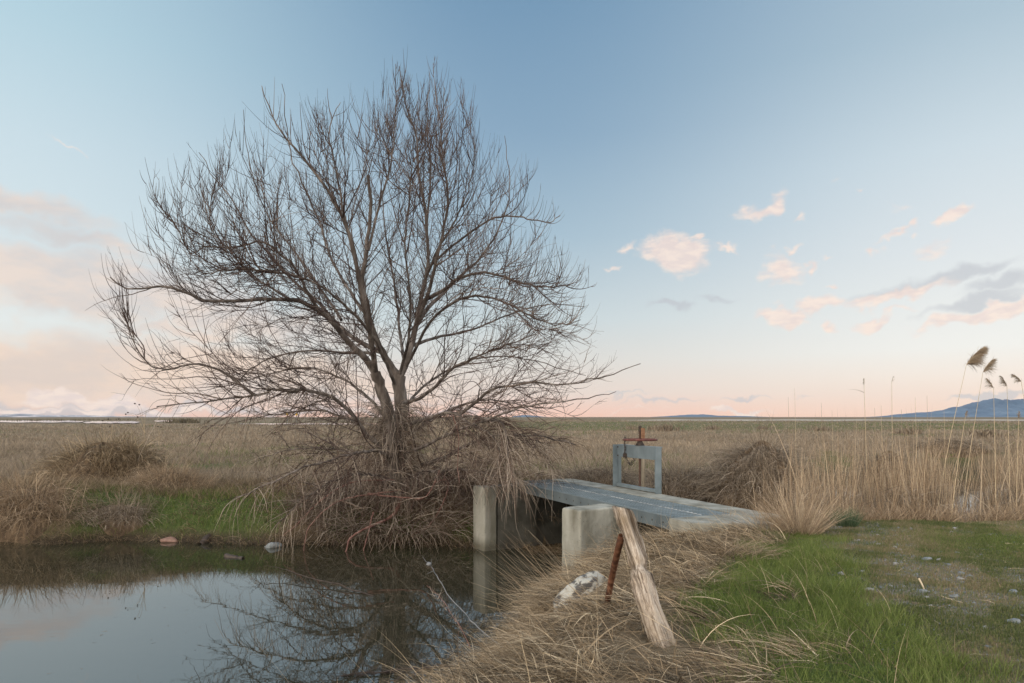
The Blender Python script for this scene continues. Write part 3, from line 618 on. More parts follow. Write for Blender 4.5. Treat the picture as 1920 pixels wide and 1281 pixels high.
# (points (px, py, depth offset m), r0, r1)
LIMBS = [
 ('trunk', [(744, 1000, 0), (742, 950, 0), (744, 905, .0), (745, 860, 0), (750, 800, .05), (752, 760, .05), (748, 707, .1)], .27, .15),
 ('trunk', [(730, 985, -.1), (731, 930, -.15), (735, 880, -.2), (731, 820, -.3), (727, 770, -.4), (716, 735, -.5), (704, 700, -.6)], .20, .12),
 ('limb', [(748, 707, .1), (733, 688, .1), (717, 660, 0), (703, 633, -.1), (693, 600, -.2), (687, 567, -.3), (678, 533, -.4), (684, 500, -.5), (690, 450, -.5), (697, 390, -.6), (690, 330, -.6)], .125, .035),
 ('limb', [(748, 707, .1), (760, 685, .2), (770, 650, .3), (780, 610, .5), (787, 567, .6), (797, 527, .7), (803, 480, .8), (798, 397, .9), (783, 319, .9), (779, 250, .9), (763, 203, .8), (748, 125, .8)], .12, .008),
 ('limb', [(704, 700, -.6), (685, 672, -.8), (662, 650, -1.0), (640, 625, -1.2), (610, 592, -1.5), (585, 575, -1.7), (545, 562, -2.0), (470, 563, -2.4), (385, 563, -2.8), (345, 548, -3.0), (300, 537, -3.1), (240, 543, -3.3), (205, 520, -3.4)], .105, .012),
 ('limb', [(717, 660, 0), (692, 650, .4), (660, 632, .9), (625, 600, 1.4), (600, 570, 1.8), (567, 543, 2.1), (530, 505, 2.4), (500, 470, 2.6), (470, 440, 2.8), (440, 380, 2.9), (400, 330, 2.9), (372, 285, 2.9)], .085, .008),
 ('limb', [(704, 700, -.6), (700, 660, -1.2), (690, 610, -1.7), (676, 540, -2.0), (664, 470, -2.2), (644, 412, -2.3), (619, 366, -2.4), (587, 319, -2.5), (550, 275, -2.6), (525, 241, -2.6), (503, 203, -2.6), (490, 160, -2.6)], .085, .007),
 ('limb', [(693, 600, -.2), (665, 560, .5), (640, 520, 1.1), (615, 470, 1.6), (600, 420, 1.9), (570, 350, 2.1), (545, 290, 2.2), (535, 220, 2.2), (529, 160, 2.2)], .06, .007),
 ('limb', [(780, 610, .5), (800, 560, .1), (815, 500, -.3), (828, 450, -.5), (837, 400, -.6), (840, 350, -.7), (825, 285, -.7), (828, 234, -.7), (832, 165, -.7)], .07, .007),
 ('limb', [(780, 610, .5), (805, 575, 1.1), (833, 548, 1.7), (860, 520, 2.2), (900, 484, 2.7), (931, 437, 3.0), (952, 381, 3.2), (955, 319, 3.3), (944, 255, 3.3)], .075, .007),
 ('limb', [(787, 567, .6), (825, 548, -.2), (862, 521, -.9), (905, 512, -1.4), (950, 522, -1.8), (990, 535, -2.0), (1033, 537, -2.2), (1075, 530, -2.3)], .06, .01),
 ('limb', [(770, 650, .3), (797, 640, .9), (830, 630, 1.6), (880, 620, 2.2), (930, 600, 2.8), (980, 580, 3.1), (1040, 570, 3.4), (1095, 575, 3.6)], .06, .008),
 ('limb', [(750, 760, .05), (790, 745, -.6), (820, 720, -1.2), (845, 695, -1.6), (870, 680, -1.9), (900, 665, -2.2), (940, 650, -2.5), (1000, 628, -2.8)], .06, .01),
 ('limb', [(752, 800, .0), (771, 794, -.5), (798, 786, -1.0), (829, 776, -1.5), (856, 777, -1.9), (887, 798, -2.3), (921, 817, -2.6), (933, 845, -2.8), (934, 880, -2.9)], .075, .012),
 ('limb', [(862, 777, -1.9), (878, 764, -2.0), (895, 752, -2.1), (923, 730, -2.4), (965, 723, -2.7), (1000, 717, -2.9), (1060, 722, -3.1), (1110, 712, -3.3), (1155, 700, -3.4), (1200, 682, -3.5)], .05, .007),
 ('limb', [(870, 780, -2.0), (912, 786, -2.5), (942, 796, -2.8), (952, 830, -3.0), (954, 869, -3.1), (963, 896, -3.2)], .045, .015),
 ('limb', [(745, 890, .0), (780, 878, -.2), (808, 867, -.4), (840, 855, -.6), (877, 834, -.8), (912, 821, -1.0), (960, 815, -1.2), (1020, 820, -1.4), (1080, 835, -1.6)], .09, .012),
 ('limb', [(748, 905, -.1), (780, 890, -.5), (805, 885, -.8), (830, 885, -1.2), (870, 880, -1.6), (930, 893, -2.0), (985, 905, -2.3)], .06, .012),
 ('limb', [(733, 870, -.2), (708, 832, -.5), (683, 813, -.8), (669, 788, -1.0), (648, 765, -1.3), (617, 741, -1.6), (580, 733, -1.9), (555, 731, -2.1), (508, 734, -2.4), (471, 744, -2.6), (399, 750, -3.0), (299, 761, -3.4)], .085, .01),
 ('limb', [(477, 741, -2.6), (460, 728, -2.7), (439, 712, -2.8), (405, 691, -3.0), (367, 683, -3.2), (317, 694, -3.4), (283, 684, -3.6), (255, 650, -3.7), (232, 585, -3.8)], .045, .006),
 ('limb', [(704, 700, -.6), (696, 665, -.2), (660, 662, .4), (624, 660, .9), (555, 659, 1.5), (492, 678, 2.0), (461, 702, 2.3), (420, 745, 2.6)], .055, .01),
 ('limb', [(600, 585, -1.6), (575, 545, -1.8), (564, 522, -1.9), (548, 498, -2.0), (530, 481, -2.1), (492, 453, -2.4), (446, 464, -2.7), (392, 462, -3.0), (355, 475, -3.3), (338, 440, -3.4), (315, 400, -3.4)], .05, .007),
 ('limb', [(731, 830, -.2), (700, 800, .6), (660, 790, 1.4), (600, 770, 2.2), (530, 775, 2.9), (450, 790, 3.4), (380, 800, 3.8)], .055, .008),
 ('limb', [(731, 860, -.3), (705, 845, -1.2), (670, 850, -2.0), (620, 862, -2.7), (560, 880, -3.2), (500, 910, -3.6), (440, 935, -3.8)], .055, .008),
 ('limb', [(729, 900, -.3), (700, 890, -1.2), (660, 890, -1.9), (610, 910, -2.4), (560, 945, -2.7), (520, 985, -2.9)], .045, .01),
 ('limb', [(750, 780, .1), (770, 750, 1.0), (800, 720, 1.8), (850, 690, 2.6), (910, 670, 3.2), (980, 672, 3.6), (1050, 690, 3.9), (1100, 705, 4.0)], .055, .008),
 ('limb', [(760, 685, .2), (752, 640, 1.2), (745, 580, 2.0), (735, 510, 2.6), (722, 430, 3.0), (715, 350, 3.2), (708, 280, 3.3)], .06, .007),
 ('limb', [(797, 527, .7), (820, 470, .2), (850, 420, -.2), (873, 370, -.4), (890, 300, -.5), (886, 230, -.5)], .045, .006),
 ('limb', [(640, 600, -.4), (600, 540, .6), (550, 470, 1.1), (500, 400, 1.5), (468, 310, 1.6), (456, 205, 1.6)], .045, .006),
 ('limb', [(668, 500, -2.1), (645, 400, -1.9), (628, 310, -1.8), (618, 240, -1.8), (640, 190, -1.8)], .04, .006),
 ('limb', [(690, 470, -.5), (712, 380, -.2), (735, 300, 0), (742, 210, .1), (741, 120, .1)], .045, .006),
 ('limb', [(799, 430, .9), (808, 330, 1.2), (800, 230, 1.3), (806, 135, 1.3)], .04, .006),
 ('limb', [(545, 562, -2.0), (480, 520, -1.4), (430, 470, -.8), (395, 420, -.4), (400, 340, -.2)], .035, .006),
 ('limb', [(752, 820, 0), (790, 800, .8), (840, 770, 1.6), (900, 750, 2.3), (960, 755, 2.9), (1020, 765, 3.3), (1075, 760, 3.6)], .05, .007),
 ('limb', [(755, 850, 0), (800, 835, -1.0), (850, 810, -1.9), (905, 790, -2.6), (960, 770, -3.1), (1030, 755, -3.5), (1110, 745, -3.7), (1150, 735, -3.8)], .05, .006),
 ('limb', [(727, 790, -.3), (690, 745, .2), (640, 710, .8), (580, 690, 1.4), (510, 700, 2.0), (440, 720, 2.6), (370, 735, 3.0)], .05, .007),
 ('limb', [(731, 880, -.2), (690, 860, .4), (640, 845, 1.0), (580, 840, 1.6), (520, 850, 2.1), (470, 870, 2.4)], .045, .008),
 ('limb', [(740, 720, -.2), (705, 640, -1.4), (650, 575, -2.3), (590, 530, -2.9), (520, 510, -3.3), (450, 505, -3.6), (380, 515, -3.8)], .05, .007),
 ('limb', [(760, 690, .2), (810, 600, -.9), (870, 560, -1.8), (930, 560, -2.4), (990, 590, -2.8), (1040, 610, -3.0), (1085, 600, -3.2)], .05, .007),
 ('limb', [(748, 707, .1), (765, 640, -.6), (770, 560, -1.3), (760, 470, -1.8), (765, 380, -2.1), (775, 300, -2.3)], .05, .007),
 ('limb', [(805, 500, .7), (850, 460, .2), (919, 412, -.6), (960, 405, -.8), (994, 412, -1.0), (1030, 418, -1.1), (1050, 402, -1.1)], .04, .008),
]
rows = []
for nm, pts, r0, r1 in LIMBS:
    if nm == 'limb': r0 *= .84
    W3 = np.array([at(px, py, TY + dy) for px, py, dy in pts]); n = 26
    sp_ = spline(W3, n); ln = np.linalg.norm(np.diff(sp_, axis=0), axis=1).sum()
    sp_[1:] += rng.normal(0, .012, (n - 1, 3)) * np.linspace(.5, 1.5, n - 1)[:, None]
    t = np.linspace(0, 1, n); rad = r0 + (r1 - r0) * t ** .75
    if nm == 'trunk': rad = rad * (1 + .35 * np.exp(-t * 9)) * (1 + .05 * np.sin(t * 40))
    rows.append((nm, sp_, rad, ln))
    tube_obj(nm, [(sp_[None], rad[None])], BARK, tree, 10)
SP = np.stack([r[1] for r in rows if r[0] == 'limb']); SR = np.stack([r[2] for r in rows if r[0] == 'limb']); SL = np.array([r[3] for r in rows if r[0] == 'limb'])
CEN = np.array((-2.92, TY, 3.44))
ang = np.radians([-180, -170, -160, -145, -130, -115, -90, -60, -45, -30, -15, -8, 0, 10, 25, 40, 55, 65, 75, 85, 90, 97, 105, 115, 125, 135, 145, 155, 165, 172, 180])
rad_ = np.array([530, 520, 460, 402, 397, 385, 375, 350, 365, 405, 450, 490, 425, 400, 372, 378, 425, 420, 490, 508, 515, 390, 420, 470, 485, 478, 478, 470, 505, 530, 530]) / 77.1
def env(p):
    q_ = (p - CEN); th = np.arctan2(q_[:, 2], q_[:, 0]); R = np.interp(th, ang, rad_)
    return np.hypot(q_[:, 0], q_[:, 2]) / (R * np.sqrt(np.clip(1 - (q_[:, 1] / 5.4) ** 2, .02, 1)))
def children(pts, par_r, n, w, Lr, rr, K, wig, spreadmin, spreadmax, tropf, lo=.15, hi=1.0, bias=1.0, lim=1.0):
    i, p, t, u = sample(pts, n, w, lo, hi, bias)
    rv = rng.normal(0, 1, (n, 3)); rv -= (rv * t).sum(1, keepdims=True) * t; rv /= np.linalg.norm(rv, axis=1, keepdims=True)
    an_ = rng.uniform(spreadmin, spreadmax, n)[:, None]; dr = t * np.cos(an_) + rv * np.sin(an_)
    outw = p - np.array((TX, TY, 2.0)); outw /= np.linalg.norm(outw, axis=1, keepdims=True) + 1e-6
    dr = dr + outw * np.where(p[:, 2:3] < 4.2, .45, .2)
    L = rng.uniform(*Lr, n) * (1 - .35 * u)
    e0 = env(p); L = L * np.clip((1.12 - e0) * 2.2 + .35, .3, 1)
    g, r = grow(p, dr, L, rng.uniform(*rr, n), K, tropf(p), np.where(p[:, 2] > 4.3, wig * .5, wig))
    e = env(g[:, -1]); keep = (e < lim) | ((rng.random(n) < .10) & (e < lim + .09))
    keep &= g[:, -1, 2] > -1.25
    return g[keep], r[keep]
def up1(p):
    e = env(p); return np.clip((p[:, 2] - 1.4) * .26, -.6, 1.5) * np.clip(e * 1.3, .3, 1.2) + rng.normal(0, .4, len(p))
def up2(p):
    e = env(p); out = np.clip((e - .62) * 4, 0, 1)
    return np.where(p[:, 2] > 1.6, .05 + 1.7 * out * np.clip((p[:, 2] - 2.2) * .3, .15, 1), -.45) + rng.normal(0, .5, len(p))
w1 = SL / SL.sum()
g1, r1 = children(SP, SR, 1050, w1, (.9, 3.1), (.007, .017), 12, .42, .35, 1.25, up1, .12, 1.0, .95, 1.0)
g2, r2 = children(g1, r1, 4300, np.ones(len(g1)), (.4, 1.6), (.005, .009), 8, .30, .4, 1.2, up2, .1, 1, 1, 1.03)
g2b, r2b = children(SP, SR, 1500, w1, (.4, 1.5), (.0045, .009), 8, .30, .5, 1.4, up2, .1, 1, 1, 1.03)
sel = np.where(SP[:, -1, 2] > 3.0)[0]
g2c, r2c = children(SP[sel], SR[sel], 620, SL[sel], (.7, 1.8), (.005, .009), 9, .13, .4, 1.0, lambda p: np.full(len(p), 2.0), .5, 1, 1, 1.02)
up_sel = g1[(g1[:, -1, 2] > 3.0) & (env(g1[:, -1]) > .7)]
g2d, r2d = children(up_sel, None, 900, np.ones(len(up_sel)), (.6, 1.7), (.004, .007), 10, .16, .6, 1.3, lambda p: np.full(len(p), 2.0), .4, 1, 1, 1.04)
G2 = [(g1, r1), (g2, r2), (g2b, r2b), (g2c, r2c), (g2d, r2d)]
p2 = np.concatenate((g2, g2b)); g3, r3 = children(p2, None, 7000, np.ones(len(p2)), (.15, .6), (.003, .005), 5, .3, .4, 1.2, up2, .1, 1, 1, 1.04)
tube_obj('crown', G2 + [(g3, r3)], TWIG, tree, 3)
# dead drooping twigs about the trunk and the lower limbs
n = 1700; a = rng.random(n) * 2 * PI; zz = rng.uniform(-.4, 1.9, n); rr = rng.uniform(.1, .5, n)
st = np.stack((TX + rr * np.cos(a), TY + rr * np.sin(a) - .1, zz), -1)
dr = np.stack((np.cos(a) * rng.uniform(.3, 1.2, n), np.sin(a) * rng.uniform(.3, 1.2, n), rng.uniform(-.2, .9, n)), -1)
gA, rA = grow(st, dr, rng.uniform(.3, 1.1, n), rng.uniform(.004, .008, n), 8, rng.uniform(-3.2, -1.0, n), .35)
n = 420; st = np.stack((rng.uniform(-1.0, .9, n), rng.uniform(14.0, 15.6, n), rng.uniform(.15, 1.1, n)), -1)
gE, rE = grow(st, np.stack((rng.normal(.2, .6, n), rng.normal(-.2, .4, n), rng.uniform(-.4, .7, n)), -1), rng.uniform(.35, 1.1, n), rng.uniform(.003, .007, n), 9, rng.uniform(-2.6, -.6, n), .3)
aa = rng.random(46) * 2 * PI; stb = np.stack((TX + rng.uniform(-1.6, 1.7, 46), TY + rng.uniform(-.9, .5, 46), rng.uniform(-.9, .4, 46)), -1)
gD, rD = grow(stb, np.stack((np.cos(aa), np.sin(aa) * .6 - .2, rng.uniform(0, .7, 46)), -1), rng.uniform(.6, 1.7, 46), rng.uniform(.010, .024, 46), 10, rng.uniform(-1.4, 0, 46), .35); gD[..., 2] = np.maximum(gD[..., 2], -1.32)
low = SP[(SP[:, -1, 2] < 2.0)]; wl = np.ones(len(low))
i, p, t, u = sample(low, 1500, wl, .1, 1); n = len(p)
gB, rB = grow(p, t * .4 + rng.normal(0, .5, (n, 3)), rng.uniform(.3, 1.3, n), rng.uniform(.004, .007, n), 8, rng.uniform(-2.6, -.5, n), .3)
n = 2700; a = rng.random(n) * 2 * PI; rr = 2.3 * np.sqrt(rng.random(n)); x = TX + .2 + rr * np.cos(a) * 1.0; y = TY - .1 + rr * np.sin(a) * .55
st = np.stack((x, y, np.maximum(gz(x, y), -1.1) + rng.random(n) * .7 * (1 - rr / 3.0)), -1)
aa = np.arctan2(y - TY, x - TX) + rng.normal(0, .6, n)
gC, rC = grow(st, np.stack((np.cos(aa), np.sin(aa) - .25, rng.uniform(-.1, 1.2, n)), -1), rng.uniform(.3, 1.35, n), rng.gamma(4, .0014, n).clip(.003, .014), 8, rng.uniform(-2.2, .1, n), .38)
for g_ in (gA, gB, gC):
    g_[..., 2] = np.maximum(g_[..., 2], -1.32)
tube_obj('dead_twigs', [(gA, rA), (gB, rB), (gC, rC), (gD, rD), (gE, rE)], DEAD, tree, 3)
RED = noisy_mat('red_branch', [(.3, (.10, .045, .035)), (.6, (.22, .12, .10)), (.8, (.34, .25, .22))], 6, 5, .7, .004)
def px_tube(name, pts, r0, r1, mat, parent=None, S=8, n=24, wob=.004):
    W3 = np.array([at(*p) for p in pts]); s = spline(W3, n); s[1:-1] += rng.normal(0, wob, (n - 2, 3))
    t = np.linspace(0, 1, n); rad = (r0 + (r1 - r0) * t) * (1 + .12 * rng.normal(0, 1, n).clip(-1, 1) * (wob > .001))
    return tube_obj(name, [(s[None], rad[None])], mat, parent, S)
# low arching branch reaching the water, and a few reddish arching ones
for pts, r0, r1 in [([(752, 935, 16.2), (740, 962, 15.9), (722, 976, 15.6), (700, 985, 15.3), (672, 998, 15.0), (655, 1012, 14.9), (648, 1035, 14.7), (635, 1062, 14.5)], .045, .010),
                    ([(700, 960, 15.4), (690, 1000, 15.0), (682, 1030, 14.8), (678, 1062, 14.6)], .014, .006),
                    ([(745, 920, 16.0), (690, 928, 15.6), (640, 938, 15.3), (600, 965, 15.0), (575, 1000, 14.9), (569, 1050, 14.7)], .022, .006),
                    ([(740, 900, 16.0), (660, 905, 15.5), (600, 940, 15.2), (560, 980, 15.0), (530, 1005, 14.9)], .020, .006),
                    ([(815, 905, 15.9), (838, 900, 15.7), (838, 925, 15.6), (822, 960, 15.5), (800, 990, 15.4), (770, 1005, 15.3)], .016, .006),
                    ([(690, 925, 15.8), (720, 930, 15.7), (760, 933, 15.6), (800, 930, 15.5), (825, 880, 15.4)], .022, .014),
                    ([(850, 780, 14.6), (860, 820, 14.5), (858, 870, 14.5), (862, 905, 14.4)], .012, .006)]:
    px_tube('branch', pts, r0, r1, RED, tree)

# undergrowth of straw below the tree
n = 5000; a = rng.random(n) * 2 * PI; rr = np.sqrt(rng.random(n)); x = TX + .1 + rr * np.cos(a) * 2.7; y = TY - .1 + rr * np.sin(a) * 1.15
P = rooted(np.stack((x, y), -1)); kk = P[:, 2] > -1.36; P = P[kk]; n = len(P); P[:, 2] += rng.random(n) * .12
tag(blades('undergrowth', P, -PI / 2 + rng.normal(0, 1.1, n), rng.uniform(.25, .75, n), rng.uniform(.1, 1.1, n), rng.uniform(1.0, 2.6, n), rng.uniform(.006, .012, n), 5, rng.beta(1.3, 3.0, n) * .75, STRAWG), kind='stuff')

# ------------------------------------------------------------------ footbridge
def concrete():
    m, t, b = new_mat('concrete')
    n1 = noise(t, 2.2, 6, rough=.6); n2 = noise(t, 26, 6); n3 = noise(t, 3.0, 5, stretch=(1, 1, .25))
    c = mramp(t, n1, [(.3, (.16, .155, .125)), (.55, (.255, .25, .215)), (.75, (.35, .345, .305))])
    c = mmix(t, .55, c, mramp(t, n3, [(.35, (.09, .085, .06)), (.6, (.33, .33, .29))]))
    # dark algae tidemark that stays with the wall, near the water line
    g_ = tn(t, 'ShaderNodeNewGeometry'); s_ = tn(t, 'ShaderNodeSeparateXYZ'); t.links.new(g_.outputs['Position'], s_.inputs[0])
    mr = tn(t, 'ShaderNodeMapRange'); t.links.new(s_.outputs[2], mr.inputs[0]); mr.inputs[1].default_value = -1.22; mr.inputs[2].default_value = -1.0; mr.inputs[3].default_value = .75; mr.inputs[4].default_value = 0
    c = mmix(t, mr.outputs[0], c, (.07, .065, .045))
    vo = tn(t, 'ShaderNodeTexVoronoi'); vo.inputs['Scale'].default_value = 16; tc_ = tn(t, 'ShaderNodeTexCoord'); t.links.new(tc_.outputs['Object'], vo.inputs['Vector'])
    pit = mramp(t, vo.outputs['Distance'], [(.06, (.25, .25, .25)), (.11, (1, 1, 1))])
    c = mmix(t, 1.0, c, pit, 'MULTIPLY')
    t.links.new(c, b.inputs['Base Color']); b.inputs['Roughness'].default_value = .88; b.inputs['Specular IOR Level'].default_value = .25
    bump(t, b, n2, .004)
    return m
CONC = concrete()
GALV = noisy_mat('galvanised_steel', [(.3, (.135, .175, .195)), (.55, (.18, .225, .25)), (.75, (.23, .28, .305))], 3.5, 7, .5, .0008, spec=.5, metal=.25, stretch=(1, 1, 1))
RUST = noisy_mat('rust', [(.3, (.035, .018, .013)), (.5, (.11, .048, .027)), (.7, (.25, .12, .07))], 14, 8, .85, .003, spec=.2)
REDP = noisy_mat('faded_red_paint', [(.3, (.06, .024, .02)), (.55, (.12, .042, .034)), (.75, (.18, .085, .07))], 12, 7, .65, .001)
DARK = noisy_mat('dark_iron', [(.3, (.02, .017, .015)), (.7, (.07, .05, .04))], 20, 5, .7, .001)
def pl(u, v, z):                                      # bridge frame -> world
    p = A0 + U * u + Vv * v; return (p[0], p[1], z)
def prism(bmv, bmf, quad, z0, z1, bev=0):
    """quad: four (x, y), extruded z0..z1"""
    o = len(bmv)
    for z in (z0, z1):
        for x, y in quad: bmv.append((x, y, z))
    m = len(quad)
    bmf.append([o + i for i in range(m)][::-1]); bmf.append([o + m + i for i in range(m)])
    for i in range(m):
        j = (i + 1) % m; bmf.append([o + i, o + j, o + m + j, o + m + i])
def make(name, V, Fc, mat, parent=None, bev=0, smooth=False):
    me = bpy.data.meshes.new(name); me.from_pydata(V, [], Fc); me.validate(); me.update()
    o = link_mesh(name, me, mat, parent)
    import bmesh as bm_
    b = bm_.new(); b.from_mesh(me); bm_.ops.recalc_face_normals(b, faces=b.faces)
    if bev: bm_.ops.bevel(b, geom=list(b.edges), offset=bev, segments=2, affect='EDGES', clamp_overlap=True)
    if smooth:
        for f in b.faces: f.smooth = True
    b.to_mesh(me); b.free()
    return o
def bar_uv(V, Fc, u0, u1, v0, v1, z0, z1):
    prism(V, Fc, [pl(u, v, 0)[:2] for u, v in ((u0, v0), (u1, v0), (u1, v1), (u0, v1))], z0, z1)
ZD = .10; LEN = 5.55
EDGE = noisy_mat('worn_zinc_edge', [(.35, (.16, .18, .19)), (.6, (.48, .50, .51))], 5, 8, .5, 0)
DCONC = noisy_mat('shaded_dark_concrete', [(.3, (.035, .033, .026)), (.7, (.09, .088, .075))], 3, 7, .8, .004)  # darker concrete copy with the under-deck shade put into its colour
br = empty('footbridge', pl(0, 0, -.2), 'grey steel grating footbridge with concrete piers across the channel', 'footbridge')
# grating: bars running both ways, two panels with a pale edge strip between
for (v0, v1) in ((.012, .52), (.535, 1.05)):
    V, Fc = [], []
    nb = 9
    for i in range(nb + 1):
        v = v0 + (v1 - v0) * i / nb; bar_uv(V, Fc, .02, LEN, v - .004, v + .004, ZD - .035, ZD)
    nc = int(LEN / .15)
    for i in range(nc + 1):
        u = .02 + (LEN - .02) * i / nc; bar_uv(V, Fc, u - .016, u + .016, v0 + .004, v1 - .004, ZD - .012, ZD - .003)
    gob = make('grating', V, Fc, GALV, br)
    V, Fc = [], []
    q1 = v0 - .008 if v0 > .1 else v0 - .009; bar_uv(V, Fc, .02, LEN, q1, v0 + .003 - .0045 + .001, ZD - .03, ZD + .004)
    for i in range(int(LEN / .1)): bar_uv(V, Fc, .05 + i * .1, .09 + i * .1, q1 - .004 if v0 > .1 else q1 + .001, v0 + .008, ZD + .0045, ZD + .009)
    make('edge_strip', V, Fc, EDGE if v0 > .1 else GALV, br)
# shallow diamond plate under the bars keeps the deck closed
V, Fc = [], []; bar_uv(V, Fc, .03, LEN - .01, .02, 1.04, ZD - .045, ZD - .038)
make('deck_pan', V, Fc, noisy_mat('deck_pan', [(.3, (.045, .058, .068)), (.7, (.10, .12, .135))], 5, 6, .6, .001), br)
# side channel
V, Fc = [], []
bar_uv(V, Fc, 0, LEN, -.012, .0, ZD - .20, ZD - .012); bar_uv(V, Fc, 0, LEN, .001, .06, ZD - .20, ZD - .19); bar_uv(V, Fc, 0, LEN, .001, .06, ZD - .048, ZD - .046)
sc_ = make('side_channel', V, Fc, noisy_mat('dull_dark_steel', [(.3, (.075, .095, .105)), (.6, (.115, .14, .15)), (.8, (.16, .18, .185))], 2.5, 8, .6, .0008), br, .002)
for i in range(19):
    V, Fc = [], []
    u = .25 + i * .29; c0 = []
    for k_ in range(10):
        a = k_ / 10 * 2 * PI; p = pl(u + .014 * math.cos(a), -.0135, ZD - .11 + .014 * math.sin(a)); c0.append(p)
    V += c0; V += [tuple(np.array(p) - np.array((Vv[0], Vv[1], 0)) * .003) for p in c0]
    Fc.append([10 + i_ for i_ in range(10)])
    for i_ in range(10): Fc.append([i_, (i_ + 1) % 10, 10 + (i_ + 1) % 10, 10 + i_])
    make('bolt_hole', V, Fc, DARK, br)
# far concrete beam (top a little proud), with a vertical face down to the water
V, Fc = [], []; bar_uv(V, Fc, -.62, 6.3, 1.065, 1.62, -.35, ZD + .006); make('beam', V, Fc, CONC, br, .012)
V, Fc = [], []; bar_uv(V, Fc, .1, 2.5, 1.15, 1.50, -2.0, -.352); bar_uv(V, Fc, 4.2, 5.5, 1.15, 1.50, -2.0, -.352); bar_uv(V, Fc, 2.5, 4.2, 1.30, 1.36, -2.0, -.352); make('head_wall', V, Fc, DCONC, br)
# right abutment and its apron, left abutment
V, Fc = [], []; prism(V, Fc, [pl(-.012, -.10, 0)[:2], pl(-.012, 1.055, 0)[:2], pl(-1.1, 1.055, 0)[:2], pl(-.55, -.10, 0)[:2]], -2.0, ZD - .004); make('abutment', V, Fc, CONC, br, .012)
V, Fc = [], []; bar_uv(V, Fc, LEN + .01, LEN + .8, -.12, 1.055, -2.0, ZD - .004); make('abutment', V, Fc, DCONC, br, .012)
def wall(E1, E2, length, name):
    E1 = np.array(E1); E2 = np.array(E2); t = E2 - E1; t /= np.linalg.norm(t); w = np.array((-t[1], t[0]))
    V, Fc = [], []; prism(V, Fc, [E1, E2, E2 + w * length, E1 + w * length], -2.1, ZD - .02)
    o = make(name, V, Fc, CONC, br)
    b = o.modifiers.new('bevel', 'BEVEL'); b.width = .035; b.segments = 3; b.limit_method = 'ANGLE'
    sb3 = o.modifiers.new('sub', 'SUBSURF'); sb3.subdivision_type = 'SIMPLE'; sb3.levels = 5; sb3.render_levels = 5
    tx = bpy.data.textures.new('chips', 'CLOUDS'); tx.noise_scale = .16; tx.noise_depth = 4
    dm = o.modifiers.new('chips', 'DISPLACE'); dm.texture = tx; dm.strength = .022; dm.mid_level = .5
    return o
wall((.83, 11.50), (1.107, 11.10), 1.0, 'wing_wall')
wall((-.87, 15.15), (-.60, 14.72), .32, 'wing_wall')
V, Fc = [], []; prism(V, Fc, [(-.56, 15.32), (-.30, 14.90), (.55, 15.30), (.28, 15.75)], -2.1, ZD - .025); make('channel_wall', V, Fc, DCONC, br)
# centre pier continues under the deck
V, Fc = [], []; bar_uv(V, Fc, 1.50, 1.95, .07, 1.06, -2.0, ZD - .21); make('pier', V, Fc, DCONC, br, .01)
V, Fc = [], []; bar_uv(V, Fc, -.35, 0.0, .0, 1.0, -2.0, -.3)

# ------------------------------------------------------------------ sluice gate
gt = empty('sluice_gate', pl(3.4, 1.60, ZD), 'galvanised canal gate frame with rusty stem and red handwheel on the footbridge beam', 'sluice gate')
def gbar(name, u0, u1, v0, v1, z0, z1, mat=GALV, bev=.003, parent=None):
    V, Fc = [], []; bar_uv(V, Fc, u0, u1, v0, v1, z0, z1); return make(name, V, Fc, mat, parent or gt, bev)
zt = 1.01
gbar('post', 2.62, 2.70, 1.628, 1.64, -.3, zt); gbar('flange', 2.62, 2.632, 1.5, 1.627, ZD + .01, zt)
gbar('post', 4.12, 4.20, 1.628, 1.64, -.3, zt); gbar('flange', 4.188, 4.20, 1.5, 1.627, ZD + .01, zt)
gbar('inner_angle', 2.702, 2.80, 1.60, 1.612, ZD + .08, zt - .26); gbar('inner_angle', 4.03, 4.118, 1.60, 1.612, ZD + .08, zt - .26)
gbar('head_beam', 2.66, 4.16, 1.585, 1.597, zt - .255, zt + .004); gbar('head_beam', 2.66, 4.16, 1.598, 1.70, zt - .006, zt + .006)
gbar('bottom_rail', 2.66, 4.16, 1.56, 1.626, ZD + .02, ZD + .085)
def cyl(name, c, r, z0, z1, mat, parent, S=14, r1=None, bev=0):
    r1 = r if r1 is None else r1; V, Fc = [], []
    for z, q_ in ((z0, r), (z1, r1)):
        for k_ in range(S):
            a = k_ / S * 2 * PI; V.append((c[0] + q_ * math.cos(a), c[1] + q_ * math.sin(a), z))
    Fc = [list(range(S))[::-1], list(range(S, 2 * S))] + [[k_, (k_ + 1) % S, S + (k_ + 1) % S, S + k_] for k_ in range(S)]
    return make(name, V, Fc, mat, parent, bev)
sc0 = pl(3.38, 1.645, 0)
cyl('stem', sc0, .022, -1.2, 1.40, noisy_mat('dark_rust', [(.3, (.03, .02, .016)), (.7, (.10, .055, .038))], 14, 6, .8, .002), gt)
cyl('pedestal', sc0, .10, zt + .007, zt + .09, DARK, gt, r1=.05)
cyl('stem_cap', sc0, .030, 1.30, 1.42, DARK, gt)
for k_ in range(4):
    p = pl((2.70, 2.70, 4.12, 4.12)[k_], 1.578, 0); 
    V, Fc = [], []; prism(V, Fc, [(p[0] - .015, p[1] - .008), (p[0] + .015, p[1] - .008), (p[0] + .015, p[1] + .008), (p[0] - .015, p[1] + .008)], (zt - .05, zt - .23)[k_ % 2] - .013, (zt - .05, zt - .23)[k_ % 2] + .013)
    make('bolt', V, Fc, DARK, gt, .003)
hz_ = zt + .125; R = .335; a = np.linspace(0, 2 * PI, 49)
wl_ = np.stack((sc0[0] + R * np.cos(a), sc0[1] + R * np.sin(a), np.full(49, hz_)), -1)
